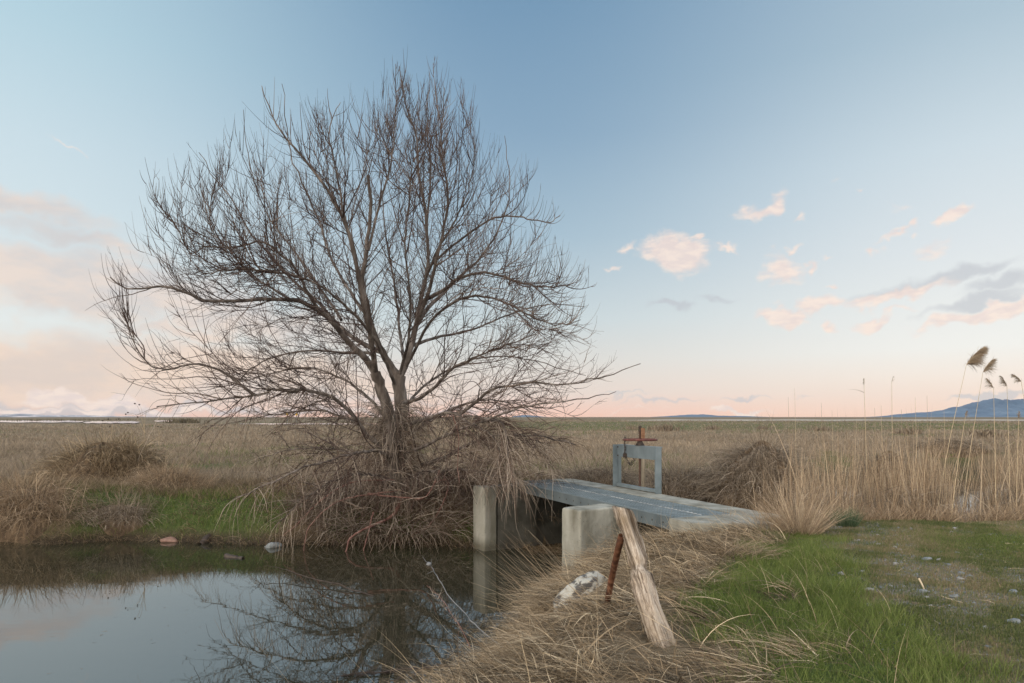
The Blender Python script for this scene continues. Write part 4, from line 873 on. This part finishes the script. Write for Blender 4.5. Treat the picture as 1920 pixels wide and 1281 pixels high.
hw = tube_obj('handwheel', [(wl_[None], np.full((1, 49), .020))], REDP, gt, 10)
for k_ in range(5):
    a = k_ / 5 * 2 * PI + .4; p0 = np.array((sc0[0], sc0[1], hz_ - .02)); p1 = np.array((sc0[0] + R * math.cos(a), sc0[1] + R * math.sin(a), hz_))
    o = tube_obj('spoke', [(np.linspace(p0, p1, 6)[None], np.full((1, 6), .014))], REDP, None, 8); o.parent = hw; o.location = (0, 0, 0)
cyl('hub', sc0, .05, hz_ - .05, hz_ + .03, REDP, gt)
# rusty tag plate beside the stem
V, Fc = [], []; p = pl(3.27, 1.64, 0); prism(V, Fc, [(p[0] - .035, p[1]), (p[0] + .045, p[1] + .01), (p[0] + .045, p[1] + .018), (p[0] - .035, p[1] + .008)], hz_ + .03, hz_ + .24)
make('marker_plate', V, Fc, noisy_mat('orange_rust', [(.3, (.13, .065, .035)), (.7, (.24, .135, .08))], 16, 5, .8, .001), gt)
# chain over the wheel rim, with padlock
links = []
cp = pl(3.80, 1.55, 0)
for k_ in range(15):
    z = hz_ + .05 - k_ * .031; c = np.array((cp[0] + .006 * math.sin(k_), cp[1] - .0, z)); a = np.linspace(0, 2 * PI, 13)
    ax = (1, .3, 0) if k_ % 2 else (.1, 1, 0); ax = np.array(ax) / np.linalg.norm(ax)
    links.append((c[None] + np.cos(a)[:, None] * ax * .015 + np.sin(a)[:, None] * np.array((0, 0, .026)), np.full(13, .0055)))
for k_ in range(9):
    t = k_ / 8; c = np.array((cp[0] + .02 + .20 * t, cp[1], zt - .24 - .16 * math.sin(t * PI))); a = np.linspace(0, 2 * PI, 13); ax = np.array((.7, .6, 0)) if k_ % 2 else np.array((.9, -.2, .3))
    links.append((c[None] + np.cos(a)[:, None] * ax * .02 + np.sin(a)[:, None] * np.array((0, .1, .022)), np.full(13, .0055)))
ch = tube_obj('chain', [(np.stack([l[0] for l in links]), np.stack([l[1] for l in links]))], DARK, None, 6)
tag(ch, 'dark rusty chain with padlock hanging from the red handwheel', 'chain')
V, Fc = [], []; prism(V, Fc, [(cp[0] - .04, cp[1] - .025), (cp[0] + .04, cp[1] - .025), (cp[0] + .04, cp[1] + .02), (cp[0] - .04, cp[1] + .02)], zt - .26, zt - .17)
make('padlock', V, Fc, DARK, ch, .008)
# pale stub post behind the gate
o_ = cyl('stub_post', at(1206, 880, 15.6), .055, -.5, .75, noisy_mat('bleached_wood', [(.3, (.18, .15, .11)), (.7, (.34, .30, .23))], 8, 6, .85, .004, stretch=(1, 1, .15)), None, r1=.045)
tag(o_, 'short pale wooden stub seen through the sluice gate frame', 'post')

# ------------------------------------------------------------------ leaning post, pipe, rock
def wood():
    m, t, b = new_mat('weathered_wood')
    g = noise(t, 5, 9, stretch=(6, 6, .45), rough=.75, dist=1.0); n2 = noise(t, 3, 5)
    c = mramp(t, g, [(.34, (.025, .018, .013)), (.42, (.16, .125, .095)), (.52, (.37, .31, .25)), (.70, (.60, .54, .46))])
    c = mmix(t, mramp(t, n2, [(.42, (0, 0, 0)), (.62, (1, 1, 1))]), c, mmix(t, .6, c, (.17, .125, .075)))
    g3 = noise(t, 2.2, 4, stretch=(7, 7, .30), rough=.6); c = mmix(t, 1.0, c, mramp(t, g3, [(.40, (.30, .26, .22)), (.50, (1, 1, 1)), (.62, (1.2, 1.18, 1.15))]), 'MULTIPLY')
    t.links.new(c, b.inputs['Base Color']); b.inputs['Roughness'].default_value = .85; b.inputs['Specular IOR Level'].default_value = .2
    bump(t, b, g, .012, 1)
    return m
# a split, square-ish timber: irregular section swept along its axis
base = at(1254, 1236, 4.72); top = at(1163, 958, 5.62)
axis = top - base; Ln = np.linalg.norm(axis)
rings = 90; S = 40; V = []
prof_l = [(0, .070), (.05, .088), (.15, .098), (.28, .090), (.36, .098), (.45, .092), (.50, .100), (.54, .084), (.58, .066), (.63, .088), (.72, .092), (.82, .084), (.92, .088), (1, .080)]
for j in range(rings + 1):
    t = j / rings
    wv_ = np.interp(t, [p[0] for p in prof_l], [p[1] for p in prof_l])
    for k_ in range(S):
        a = k_ / S * 2 * PI
        sq = 1 / max(abs(math.cos(a)), abs(math.sin(a))) ** .75                      # squarish
        rr = wv_ * sq * .72 * (1 + .05 * math.sin(a * 5 + 2.1) + .035 * math.sin(a * 9 + t * 3 + 1) + .03 * math.sin(a * 3 + t * 9) + .03 * math.sin(t * 37 + a * 2) + .05 * math.sin(t * 13 + 1) + rng.normal(0, .016))
        if .52 < t < .585 and math.cos(a - PI) > .2: rr *= 1 - .28 * math.sin((t - .52) / .065 * PI)       # rotten notch
        crack = math.exp(-((math.sin((a - 4.9 - .25 * math.sin(t * 5)) / 2)) / .06) ** 2) * (t < .82); rr *= 1 - .42 * crack
        crack = math.exp(-((math.sin((a - 5.7 + .2 * t) / 2)) / .035) ** 2); rr *= 1 - .30 * crack
        V.append((rr * math.cos(a + .35) * 1.02 + .018 * math.sin(t * 5.5) , rr * math.sin(a + .35) * .85, t * Ln + (.06 * math.cos(a + .9) if j == rings else 0)))
Fc = [[j * S + k_, j * S + (k_ + 1) % S, (j + 1) * S + (k_ + 1) % S, (j + 1) * S + k_] for j in range(rings) for k_ in range(S)]
Fc += [list(range(S))[::-1], [rings * S + k_ for k_ in range(S)]]
po = make('wooden_post', V, Fc, wood(), None)
for p_ in po.data.polygons: p_.use_smooth = True
po.location = base; po.rotation_euler = Vector(axis).to_track_quat('Z', 'Y').to_euler()
tag(po, 'weathered split wooden post leaning left over the straw in the foreground', 'post')
pipe = px_tube('rusty_pipe', [(1135, 1150, 6.05), (1146, 1090, 5.85), (1159, 1030, 5.50), (1166, 1004, 5.44)], .026, .028, RUST, None, 14, 16, .0008)
tag(pipe, 'rusty iron pipe propping up the leaning wooden post', 'pipe')
# bleached rock
def rock(name, c, sx, sy, sz, mat, seed, rot=0, sub=3, label=None, cat='stone', group=None, link=True, rough=.16):
    import bmesh as bm_
    b = bm_.new(); bm_.ops.create_icosphere(b, subdivisions=sub, radius=1)
    r = np.random.default_rng(seed); ph = r.random(12) * 6
    for v in b.verts:
        x, y, z = v.co
        f = 1 + rough * (math.sin(x * 3 + ph[0]) * math.cos(y * 2.6 + ph[1]) + .6 * math.sin(z * 4 + ph[2] + x * 2) + .35 * math.sin(y * 8 + ph[3] + z * 5) + .25 * math.sin(x * 13 + ph[4]) * math.cos(z * 11 + ph[5]))
        v.co = (x * f * sx, y * f * sy, z * f * sz * (1 if z > 0 else .7))
    for f in b.faces: f.smooth = True
    me = bpy.data.meshes.new(name); b.to_mesh(me); b.free()
    o = link_mesh(name, me, mat); o.location = c; o.rotation_euler = (0, 0, rot)
    if label: tag(o, label, cat, group)
    return o
m, t, b = new_mat('bleached_rock')
n1 = noise(t, 4.2, 7, rough=.6, stretch=(1, 1, 2)); n2 = noise(t, 2.4, 3)
c = mramp(t, n1, [(.44, (.07, .065, .06)), (.49, (.34, .33, .29)), (.8, (.52, .51, .46))])
t.links.new(c, b.inputs['Base Color']); b.inputs['Roughness'].default_value = .85; bump(t, b, noise(t, 9, 6), .008)
rk = rock('white_rock', at(1094, 1117, 7.35), .33, .20, .20, m, 5, .55, 5, 'bleached white stone with dark patches in the straw left of the rusty pipe', 'rock', rough=.10)
rk.rotation_euler = (0.1, -.42, .35)

# ------------------------------------------------------------------ stones on the path
STN = [noisy_mat('grey_stone', [(.3, (.10, .115, .12)), (.7, (.22, .24, .25))], 20, 6, .85, .004), noisy_mat('pale_stone', [(.3, (.17, .17, .165)), (.7, (.34, .335, .32))], 20, 6, .85, .004)]
specs = [(1368, 0, 0, 0)]
NAMED = [((1732, 1112), 22, 'blue grey stone in the grass, upper one of a touching pair', 0), ((1738, 1122), 16, 'pale rounded stone, lower one of a touching pair on the path', 1),
         ((1802, 1079), 18, 'large grey green stone behind the pale flat one on the path', 0), ((1800, 1089), 17, 'pale flat stone in front of the grey green one on the path', 1),
         ((1790, 1122), 22, 'long low bluish stone beside the dead twig on the path', 0), ((1900, 1115), 24, 'broad grey stone by the right edge beyond the twig', 0),
         ((1846, 1182), 18, 'pale domed stone on bare soil near the lower right corner', 1), ((1902, 1172), 32, 'largest flat grey stone at the right edge of the path', 0),
         ((1738, 1050), 22, 'row of pale rock fragments, left end stone', 0), ((1760, 1051), 16, 'pale stone at the right end of the fragment row', 1),
         ((1687, 1033), 12, 'small pale stone nearest to the reeds on the left of the path', 1), ((1795, 1037), 12, 'small bluish stone alone in the middle of the far path', 0),
         ((1744, 1138), 10, 'small white stone just below the touching pair of stones', 1), ((1533, 1044), 12, 'grey stone half sunk at the left margin of the path beside lush grass', 0)]
for i, ((px, py), w, lab, mi) in enumerate(NAMED):
    Y = CAMZ * F / (py - HZ); x = (px - 960) / F * Y; s = w / F * Y / 2 * .82
    rock('stone', (x, Y, float(gz(x, Y)) + s * .12), s, s * rng.uniform(.6, .9), s * .55, STN[mi], 40 + i, rng.random() * .6, 4, lab, 'stone', 'stones on the path')
protos = [rock('stone', (0, 0, 0), 1, .8, .5, STN[i % 2], 80 + i, 0, 2, None).data for i in range(6)]
for o in [o for o in COL.objects if o.data in protos]: bpy.data.objects.remove(o)
XY = scatter(150, 2.9, 8, 4.1, 9.9, lambda X, Y: np.clip(pathm(X, Y) * (1 - lush(X, Y)) * in_view(X, Y, .98) * ss(nz2(X, Y, 1.5, 4) * -1, -.3, .3), 0, 1))
for i, (x, y) in enumerate(XY):
    o = bpy.data.objects.new('pebble', protos[i % 6]); COL.objects.link(o); s = float(rng.uniform(.010, .026) * (1 + .6 * (rng.random() < .2)))
    o.scale = (s, s, s); o.location = (x, y, float(gz(x, y)) + s * .2); o.rotation_euler = (0, 0, rng.random() * 6)
    tag(o, 'small grey pebble lying loose on the grassy path', 'pebble', 'pebbles scattered over the path')
# gravel: uncountable grit
n = 9000; XY = scatter(n, 2.4, 8.3, 3.6, 10.3, lambda X, Y: np.clip(pathm(X, Y) * ss(-nz2(X, Y, 2.1, 4), -.25, .4) * in_view(X, Y), 0, 1)); P = rooted(XY); n = len(P)
oc = np.array([(1, 0, 0), (0, 1, 0), (-1, 0, 0), (0, -1, 0), (0, 0, .7), (0, 0, -.7)]); of = np.array([(0, 1, 4), (1, 2, 4), (2, 3, 4), (3, 0, 4), (1, 0, 5), (2, 1, 5), (3, 2, 5), (0, 3, 5)])
s = rng.gamma(2.2, .0026, n).clip(.003, .017)[:, None, None]; V = P[:, None] + np.array((0, 0, .012)) + (oc[None] * s) * rng.uniform(.6, 1.3, (n, 6, 1))
f = (np.arange(n)[:, None, None] * 6 + of[None]).reshape(-1)
XYl = scatter(900, 2.0, 8.3, 3.6, 10.3, lambda X, Y: pathm(X, Y) * in_view(X, Y)); Pl = rooted(XYl); Pl[:, 2] += .018; nl = len(Pl)
tag(blades('straw_litter', Pl, rng.random(nl) * 2 * PI, rng.uniform(.04, .16, nl), rng.uniform(1.3, 1.6, nl), rng.uniform(1.4, 1.8, nl), rng.uniform(.002, .005, nl), 3, rng.uniform(.3, 1, nl), STRAW), kind='stuff')
tag(link_mesh('gravel', mesh_np('gravel', V.reshape(-1, 3), f, np.full(n * 8, 3), False), STN[0]), kind='stuff')
# sticks and straws lying on the path
STICK = noisy_mat('stick', [(.3, (.10, .075, .055)), (.7, (.32, .25, .18))], 20, 5, .8, .002)
PALE = noisy_mat('pale_reed_stick', [(.3, (.38, .30, .19)), (.7, (.56, .46, .32))], 20, 5, .7, .001)
def ground_px(px, py, h=.012):
    Y = CAMZ * F / (py - HZ); return ((px), (py - h / Y * F), Y)
for pts, r, mt, lab in [([(1765, 1120), (1780, 1126), (1805, 1133)], .006, PALE, 'short pale stick lying beside the long low stone'),
                        ([(1850, 1127), (1880, 1132), (1915, 1134)], .005, STICK, 'thin dark stick lying at the right edge of the path'),
                        ([(1885, 1021), (1905, 1022), (1935, 1022)], .009, PALE, 'straight pale reed lying across the green patch at the right'),
                        ([(1758, 1177), (1780, 1177), (1800, 1177)], .004, PALE, 'thin pale straw lying on bare ground left of the domed stone'),
                        ([(1710, 1133), (1750, 1134), (1778, 1128)], .005, STICK, 'curved brown twig lying left of the long low stone'),
                        ([(1830, 1060), (1827, 1055), (1815, 1062)], .004, PALE, 'small pale straw resting on the far path')]:
    s_ = px_tube('stick', [ground_px(x, y) for x, y in pts], r, r * .6, mt, None, 6, 10, .002); tag(s_, lab, 'stick', 'sticks on the path')
s_ = px_tube('stick', [(1723, 1085, 6.4), (1729, 1096, 6.35), (1733, 1106, 6.3)], .009, .006, PALE, None, 6, 6, 0); tag(s_, 'broken reed stub standing up beside the touching pair of stones', 'stick', 'sticks on the path')

# ------------------------------------------------------------------ things at the pond's edge
STN2 = noisy_mat('pale_wet_stone', [(.3, (.2, .23, .23)), (.7, (.36, .38, .38))], 10, 6, .6, .004)
REDS = noisy_mat('reddish_stone', [(.3, (.16, .09, .07)), (.7, (.30, .19, .15))], 10, 6, .7, .006)
def shore(px, py, w, h, mat, seed, lab):
    Y = 2.9 * F / (py - HZ); x = (px - 960) / F * Y; s = w / F * Y / 2
    rock('stone', (x, Y, -1.3 + h * .2), s, s * .6, h, mat, seed, .1, 3, lab, 'stone', 'stones at the waterline')
shore(147, 1014, 18, .05, STN2, 11, 'pale flat stone at the waterline below the straw thatch')
shore(318, 1016, 34, .09, REDS, 12, 'reddish flat stone at the foot of the green far bank')
shore(512, 1026, 28, .09, STN[0], 13, 'grey rounded stone in the water left of the tree roots')
shore(866, 1012, 30, .28, STN[0], 14, 'large grey stone against the further wing wall')
shore(885, 985, 26, .18, STN[0], 15, 'smaller grey boulder stacked behind the large one by the further wing wall')
LOG = noisy_mat('wet_log', [(.3, (.025, .018, .014)), (.7, (.08, .06, .05))], 8, 6, .6, .01)
l_ = px_tube('log', [(376, 1024, 15.6), (392, 1008, 15.9), (406, 998, 16.2), (420, 978, 16.6)], .10, .06, LOG, None, 12, 14, .008); tag(l_, 'dark wet log sloping from the far bank into the pond', 'log')
l_ = px_tube('log', [(423, 1043, 14.2), (440, 1046, 14.1), (456, 1048, 14.0)], .06, .045, LOG, None, 10, 10, .006); tag(l_, 'short dark log floating in front of the far bank', 'log')
# pale twig rising from the near bank with a frayed tip
GREY = noisy_mat('grey_twig', [(.3, (.08, .085, .09)), (.7, (.20, .205, .21))], 12, 5, .8, .002)
tw = empty('bare_twig', at(930, 1200, 7.6), 'pale grey twig arching up over the water from the near bank', 'twig')
px_tube('stem', [(935, 1208, 7.6), (900, 1180, 7.8), (870, 1150, 8.0), (842, 1118, 8.2), (822, 1085, 8.3), (808, 1062, 8.4)], .009, .005, GREY, tw, 6, 20, .003)
for p in ([(808, 1062, 8.4), (798, 1052, 8.4), (792, 1043, 8.4)], [(808, 1062, 8.4), (809, 1054, 8.4), (808, 1048, 8.4)], [(814, 1070, 8.4), (805, 1074, 8.4), (801, 1076, 8.4)]):
    px_tube('side_shoot', p, .004, .002, GREY, tw, 5, 6, .001)
k_ = rock('frayed_tip', at(804, 1058, 8.4), .035, .03, .026, GREY, 3, 0, 2, None); k_.parent = tw; k_.location = Vector(k_.location) - Vector(tw.location)
tw = empty('weed_stalk', at(880, 1205, 7.7), 'reddish brown dry weed stalk with seed sprigs by the near water edge', 'weed')
px_tube('stem', [(882, 1215, 7.7), (865, 1180, 7.8), (845, 1150, 7.9), (825, 1120, 8.0), (800, 1098, 8.1)], .006, .003, RED, tw, 5, 16, .003)
pts_ = np.array([at(865 - k * 5.5, 1180 - k * 7, 7.85) for k in range(11)])
n = 60; st = pts_[rng.integers(0, 11, n)]; g_, r_ = grow(st, rng.normal(0, 1, (n, 3)) + np.array((-.3, 0, .9)), rng.uniform(.05, .16, n), np.full(n, .003), 4, np.full(n, .5), .2); tube_obj('sprigs', [(g_, r_)], DEAD, tw, 3)
# floating / half sunk branch at the bottom of the pond
sb_ = empty('sunken_branch', at(740, 1255, 7.9), 'dark half sunken branch with bare side twigs in the pond foreground', 'branch')
def wpx(px, py, h=.0): 
    Y = (2.9 - h) * F / (py - HZ); return (px, py, Y)
px_tube('stem', [wpx(860, 1248), wpx(800, 1252, .05), wpx(730, 1258, .04), wpx(640, 1268)], .013, .006, LOG, sb_, 6, 24, .012)
px_tube('stem', [wpx(830, 1246), wpx(760, 1268, .06), wpx(700, 1290, .04)], .010, .005, LOG, sb_, 6, 20, .012)
st = np.array([at(*wpx(650 + 18 * k, 1266 - 1.3 * k, .02)) for k in range(11)]); n = 90; st = st[rng.integers(0, 11, n)]
g_, r_ = grow(st, rng.normal(0, 1, (n, 3)) * np.array((1, .7, .25)) + np.array((-.3, 0, .15)), rng.uniform(.1, .45, n), np.full(n, .0035), 6, rng.normal(0, .3, n), .35); g_[..., 2] = np.maximum(g_[..., 2], -1.305)
tube_obj('side_twigs', [(g_, r_)], LOG, sb_, 3)
# bare shoot lying out over the water left of the tree
tw = empty('fallen_branch', at(590, 1090, 12), 'thin bare branch reaching out of the water left of the tree reflection', 'branch')
px_tube('stem', [wpx(700, 1118), wpx(640, 1098, .05), wpx(570, 1080, .10), wpx(530, 1066, .14), wpx(495, 1062, .16)], .012, .004, LOG, tw, 6, 20, .01)

# floating specks of leaf litter
n = 45; XY = np.array([((px - 960) / F * 2.9 * F / (py - HZ), 2.9 * F / (py - HZ)) for px, py in zip(rng.uniform(10, 800, n), rng.uniform(1090, 1275, n))])
tag(blades('leaf_litter', np.concatenate((XY, np.full((n, 1), -1.295)), 1), rng.random(n) * 2 * PI, rng.uniform(.02, .09, n), 1.55, 1.56, .007, 2, rng.random(n) * .4, STRAW, ground=False), kind='stuff')

# ------------------------------------------------------------------ plumed reeds
PLUME = blade_mat('plume', [(0, (.17, .12, .08)), (.5, (.32, .24, .16)), (1, (.52, .42, .30))], .8, trans=.25)
def plume_reed(px, py_top, py_head, px_base, Y, head_L, head_n, bend, label, width=.1, leaf=None):
    gx_, gy_ = (px_base - 960) / F * Y, Y
    zb = float(gz(gx_, gy_)); b0 = np.array((gx_, gy_, zb)); hd = at(px, py_head, Y)
    e = empty('plumed_reed', b0, label, 'reed', 'plumed reeds standing above the reed bed')
    mid = (b0 + hd) / 2 + np.array((-(hd[0] - b0[0]) * .06, 0, .0))
    s = spline(np.array([b0, mid, hd]), 16); tube_obj('stem', [(s[None], np.linspace(.007, .003, 16)[None])], PALE, e, 6)
    d = (s[-1] - s[-3]); d /= np.linalg.norm(d)
    K = 8; axis_, _ = grow(hd[None], (d + np.array((bend * .45, 0, .15)))[None], np.array([head_L]), np.array([.004]), K, np.array([-abs(bend) * .7]), .0)
    axis_ = axis_[0]
    u = rng.random(head_n) ** .9 * (K - 1.001); i_ = u.astype(int); f_ = (u - i_)[:, None]; st = axis_[i_] * (1 - f_) + axis_[i_ + 1] * f_; td = axis_[i_ + 1] - axis_[i_]; td /= np.linalg.norm(td, axis=1, keepdims=True)
    t_ = u / (K - 1); L = width * (1.15 - .75 * t_) * rng.uniform(.5, 1.25, head_n)
    dr = td * .9 + rng.normal(0, .42, (head_n, 3)) + np.array((bend * .7, 0, -.05))
    g_, r_ = grow(st, dr, L, np.full(head_n, .0028), 5, np.full(head_n, -.9), .15, .3)
    tube_obj('plume', [(g_, r_), (axis_[None], np.full((1, K), .0035))], PLUME, e, 3)
    if leaf:
        lp_ = at(*leaf, Y); blades('leaf', lp_[None], np.array([PI]), np.array([.42]), np.array([1.1]), np.array([1.95]), np.array([.018]), 7, np.array([.5]), REED, e, ground=False)
    return e
plume_reed(1812, 650, 684, 1752, 11.2, .40, 900, 1.0, 'tallest plumed reed with a dense brown seed head blown to the right', .22)
plume_reed(1843, 680, 698, 1800, 11.6, .27, 260, .9, 'plumed reed with feathery head just right of the tallest one', .17)
plume_reed(1863, 730, 728, 1868, 11.4, .20, 80, -1.0, 'plumed reed with thin head drooping left below the tallest plume', .11)
plume_reed(1888, 720, 724, 1895, 11.8, .20, 100, -.9, 'plumed reed with small head bending left between two others', .11)
plume_reed(1915, 725, 716, 1950, 11.5, .20, 100, -1.2, 'plumed reed with drooping head at the right edge of view', .11)
plume_reed(1620, 712, 722, 1628, 12.6, .12, 70, .05, 'slim reed with small upright brown head and one arching leaf', .04, leaf=(1620, 736))
plume_reed(1672, 700, 716, 1674, 12.6, .10, 10, .6, 'slim reed with a single bent leaf tip beside the small headed reed', .07)
plume_reed(1810, 775, 782, 1782, 11.0, .10, 60, .2, 'short reed with a small rusty seed head in front of the blue mountain', .05)
plume_reed(1910, 775, 785, 1905, 11.3, .12, 80, .1, 'short reed with a pale brown head near the right edge', .05)
# thin dry weed stalks with seed heads on the left, and single reed stems on the right
def weed(px, py_top, py_base, Y, label, heads, group='dry weeds with round seed heads'):
    e = empty('dry_weed', at(px, py_base, Y), label, 'weed', group)
    px_tube('stem', [(px, py_base, Y), (px - 2, (py_base + py_top) / 2, Y), (px + 2, py_top, Y)], .010, .005, DEAD_M, e, 5, 12, .008)
    for hx, hy in heads:
        px_tube('side_stem', [(px, (py_base + py_top) / 2 + 4, Y), ((px + hx) / 2, (py_top + hy) / 2 + 8, Y), (hx, hy, Y)], .005, .003, DEAD_M, e, 4, 8, .004)
        k_ = rock('seed_head', at(hx, hy, Y), .028, .028, .03, DARK, int(hx), 0, 1, None); k_.parent = e; k_.location = Vector(k_.location) - Vector(e.location)
DEAD_M = noisy_mat('dry_stem', [(.3, (.22, .17, .11)), (.7, (.40, .33, .23))], 15, 4, .8, 0)
weed(196, 795, 850, 21.6, 'pale dry weed with round dark seed heads behind the straw mound', [(192, 789), (203, 786)])
weed(210, 800, 850, 21.4, 'curved pale weed beside the one behind the straw mound', [(223, 786), (206, 800)])
weed(272, 770, 850, 21, 'tall dry weed with highest seed heads left of the tree crown', [(253, 757), (261, 759), (240, 774), (236, 777), (258, 782)])
weed(300, 800, 848, 22, 'short dry weed with two dark seed heads at left of the low branches', [(296, 800), (302, 801)])
STEML = ['leftmost, over the tall straw heap', 'beside the leftmost stem, over the bunchgrass', 'right of the bunchgrass', 'halfway between bunchgrass and small headed reed', 'just right of the small headed reed', 'left of the bent leaf reed', 'right of the bent leaf reed', 'at the mountain foot, left of a pair', 'at the mountain foot, right of a pair', 'left of the tallest plumed reed']
for i, (px, pt, Y) in enumerate([(1478, 745, 12.4), (1490, 728, 12.6), (1540, 755, 13), (1560, 770, 13.4), (1640, 765, 12), (1652, 760, 12.2), (1690, 768, 12), (1716, 745, 12.4), (1738, 742, 12.6), (1770, 770, 12)]):
    b_ = at(px + 6, 782, Y); zb = float(gz(b_[0], Y)); s_ = np.linspace((b_[0], Y, zb), at(px, pt, Y), 8)
    o = tube_obj('reed_stem', [(s_[None], np.linspace(.005, .002, 8)[None])], PALE if i % 2 else DEAD_M, None, 5)
    tag(o, 'slender headless reed stem rising above the horizon ' + STEML[i], 'reed', 'slender reed stems above the horizon')

# ------------------------------------------------------------------ far road signs and far shrubs
YEL = noisy_mat('yellow_sign', [(.3, (.62, .36, .02)), (.7, (.70, .42, .03))], 2, 2, .6, 0)
for px, lab in ((539, 'left one of two small yellow diamond road signs on the horizon'), (556, 'right one of two small yellow diamond road signs on the horizon')):
    Y = 260.; c = at(px, 777.0, Y); e = empty('road_sign', (c[0], Y, -.4), lab, 'road sign', 'yellow road signs on the horizon')
    s = .62; V, Fc = [], []
    for y in (0, .03): V += [(c[0], Y + y, c[2] + s), (c[0] + s, Y + y, c[2]), (c[0], Y + y, c[2] - s), (c[0] - s, Y + y, c[2])]
    Fc = [[0, 1, 2, 3], [7, 6, 5, 4]] + [[i, 4 + i, 4 + (i + 1) % 4, (i + 1) % 4] for i in range(4)]
    make('sign_panel', V, Fc, YEL, e); cyl('pole', (c[0], Y + .08), .05, -.4, c[2] + s * .6, GALV, e, 8)
def bush(px, Y, w, h, n, lab, mat):
    cx = (px - 960) / F * Y; zb = -.4; e = empty('shrub', (cx, Y, zb), lab, 'shrub', 'shrubs on the plain')
    st = np.stack((cx + rng.normal(0, w * .3, n), Y + rng.normal(0, w * .3, n), np.full(n, zb)), -1)
    blades('foliage', st, rng.random(n) * 2 * PI, rng.uniform(.5, 1, n) * h, rng.uniform(0, .5, n), rng.uniform(.3, 1.3, n), rng.uniform(.1, .2, n) * h, 3, rng.random(n) * .6, mat, e, ground=False)
BR = blade_mat('shrub', [(0, (.07, .06, .04)), (.6, (.14, .12, .08)), (1, (.22, .18, .12))])
bush(345, 230, 9, 2.2, 260, 'dark low shrub standing at the end of the far lake', BR)
bush(130, 420, 90, 1.5, 700, 'long low scrub along the far lake shore', BR)
for (px, Y, h, lab) in [(1185, 110, .9, 'pale tan tussock in the green strip just left of the red handwheel'), (1228, 105, 1.0, 'broad tan tussock in the green strip just right of the red handwheel'),
        (1250, 96, 1.5, 'tallest tan tussock in the green strip near the gate frame'), (1335, 108, 1.0, 'tan tussock beyond the slender stems right of the gate frame'),
        (1430, 110, .9, 'low tan tussock beyond the tall straw heap'), (1540, 100, 1.0, 'tan tussock beyond the bunchgrass clump'),
        (1700, 80, 1.1, 'wide tan tussock below the foot of the blue mountain'), (1850, 66, 1.2, 'tan tussock below the peak of the blue mountain')]:
    bush(px, Y, 2.6, h, 110, lab, FIELD)
# ------------------------------------------------------------------ haze: clear dusk air round the whole plain
V, Fc = [], []; prism(V, Fc, [(-19000, -900), (19000, -900), (19000, 19000), (-19000, 19000)], -5, 620)
me = bpy.data.meshes.new('haze'); me.from_pydata(V, [], Fc[:1] + Fc[1:]); me.update()
hz_m = bpy.data.materials.new('haze'); hz_m.use_nodes = True; t = hz_m.node_tree; t.nodes.clear()
pv = tn(t, 'ShaderNodeVolumePrincipled'); pv.inputs['Color'].default_value = (.85, .92, 1, 1); pv.inputs['Density'].default_value = 0.9e-5
mo = tn(t, 'ShaderNodeOutputMaterial'); t.links.new(pv.outputs[0], mo.inputs['Volume'])
tag(link_mesh('haze', me, hz_m), kind='stuff')
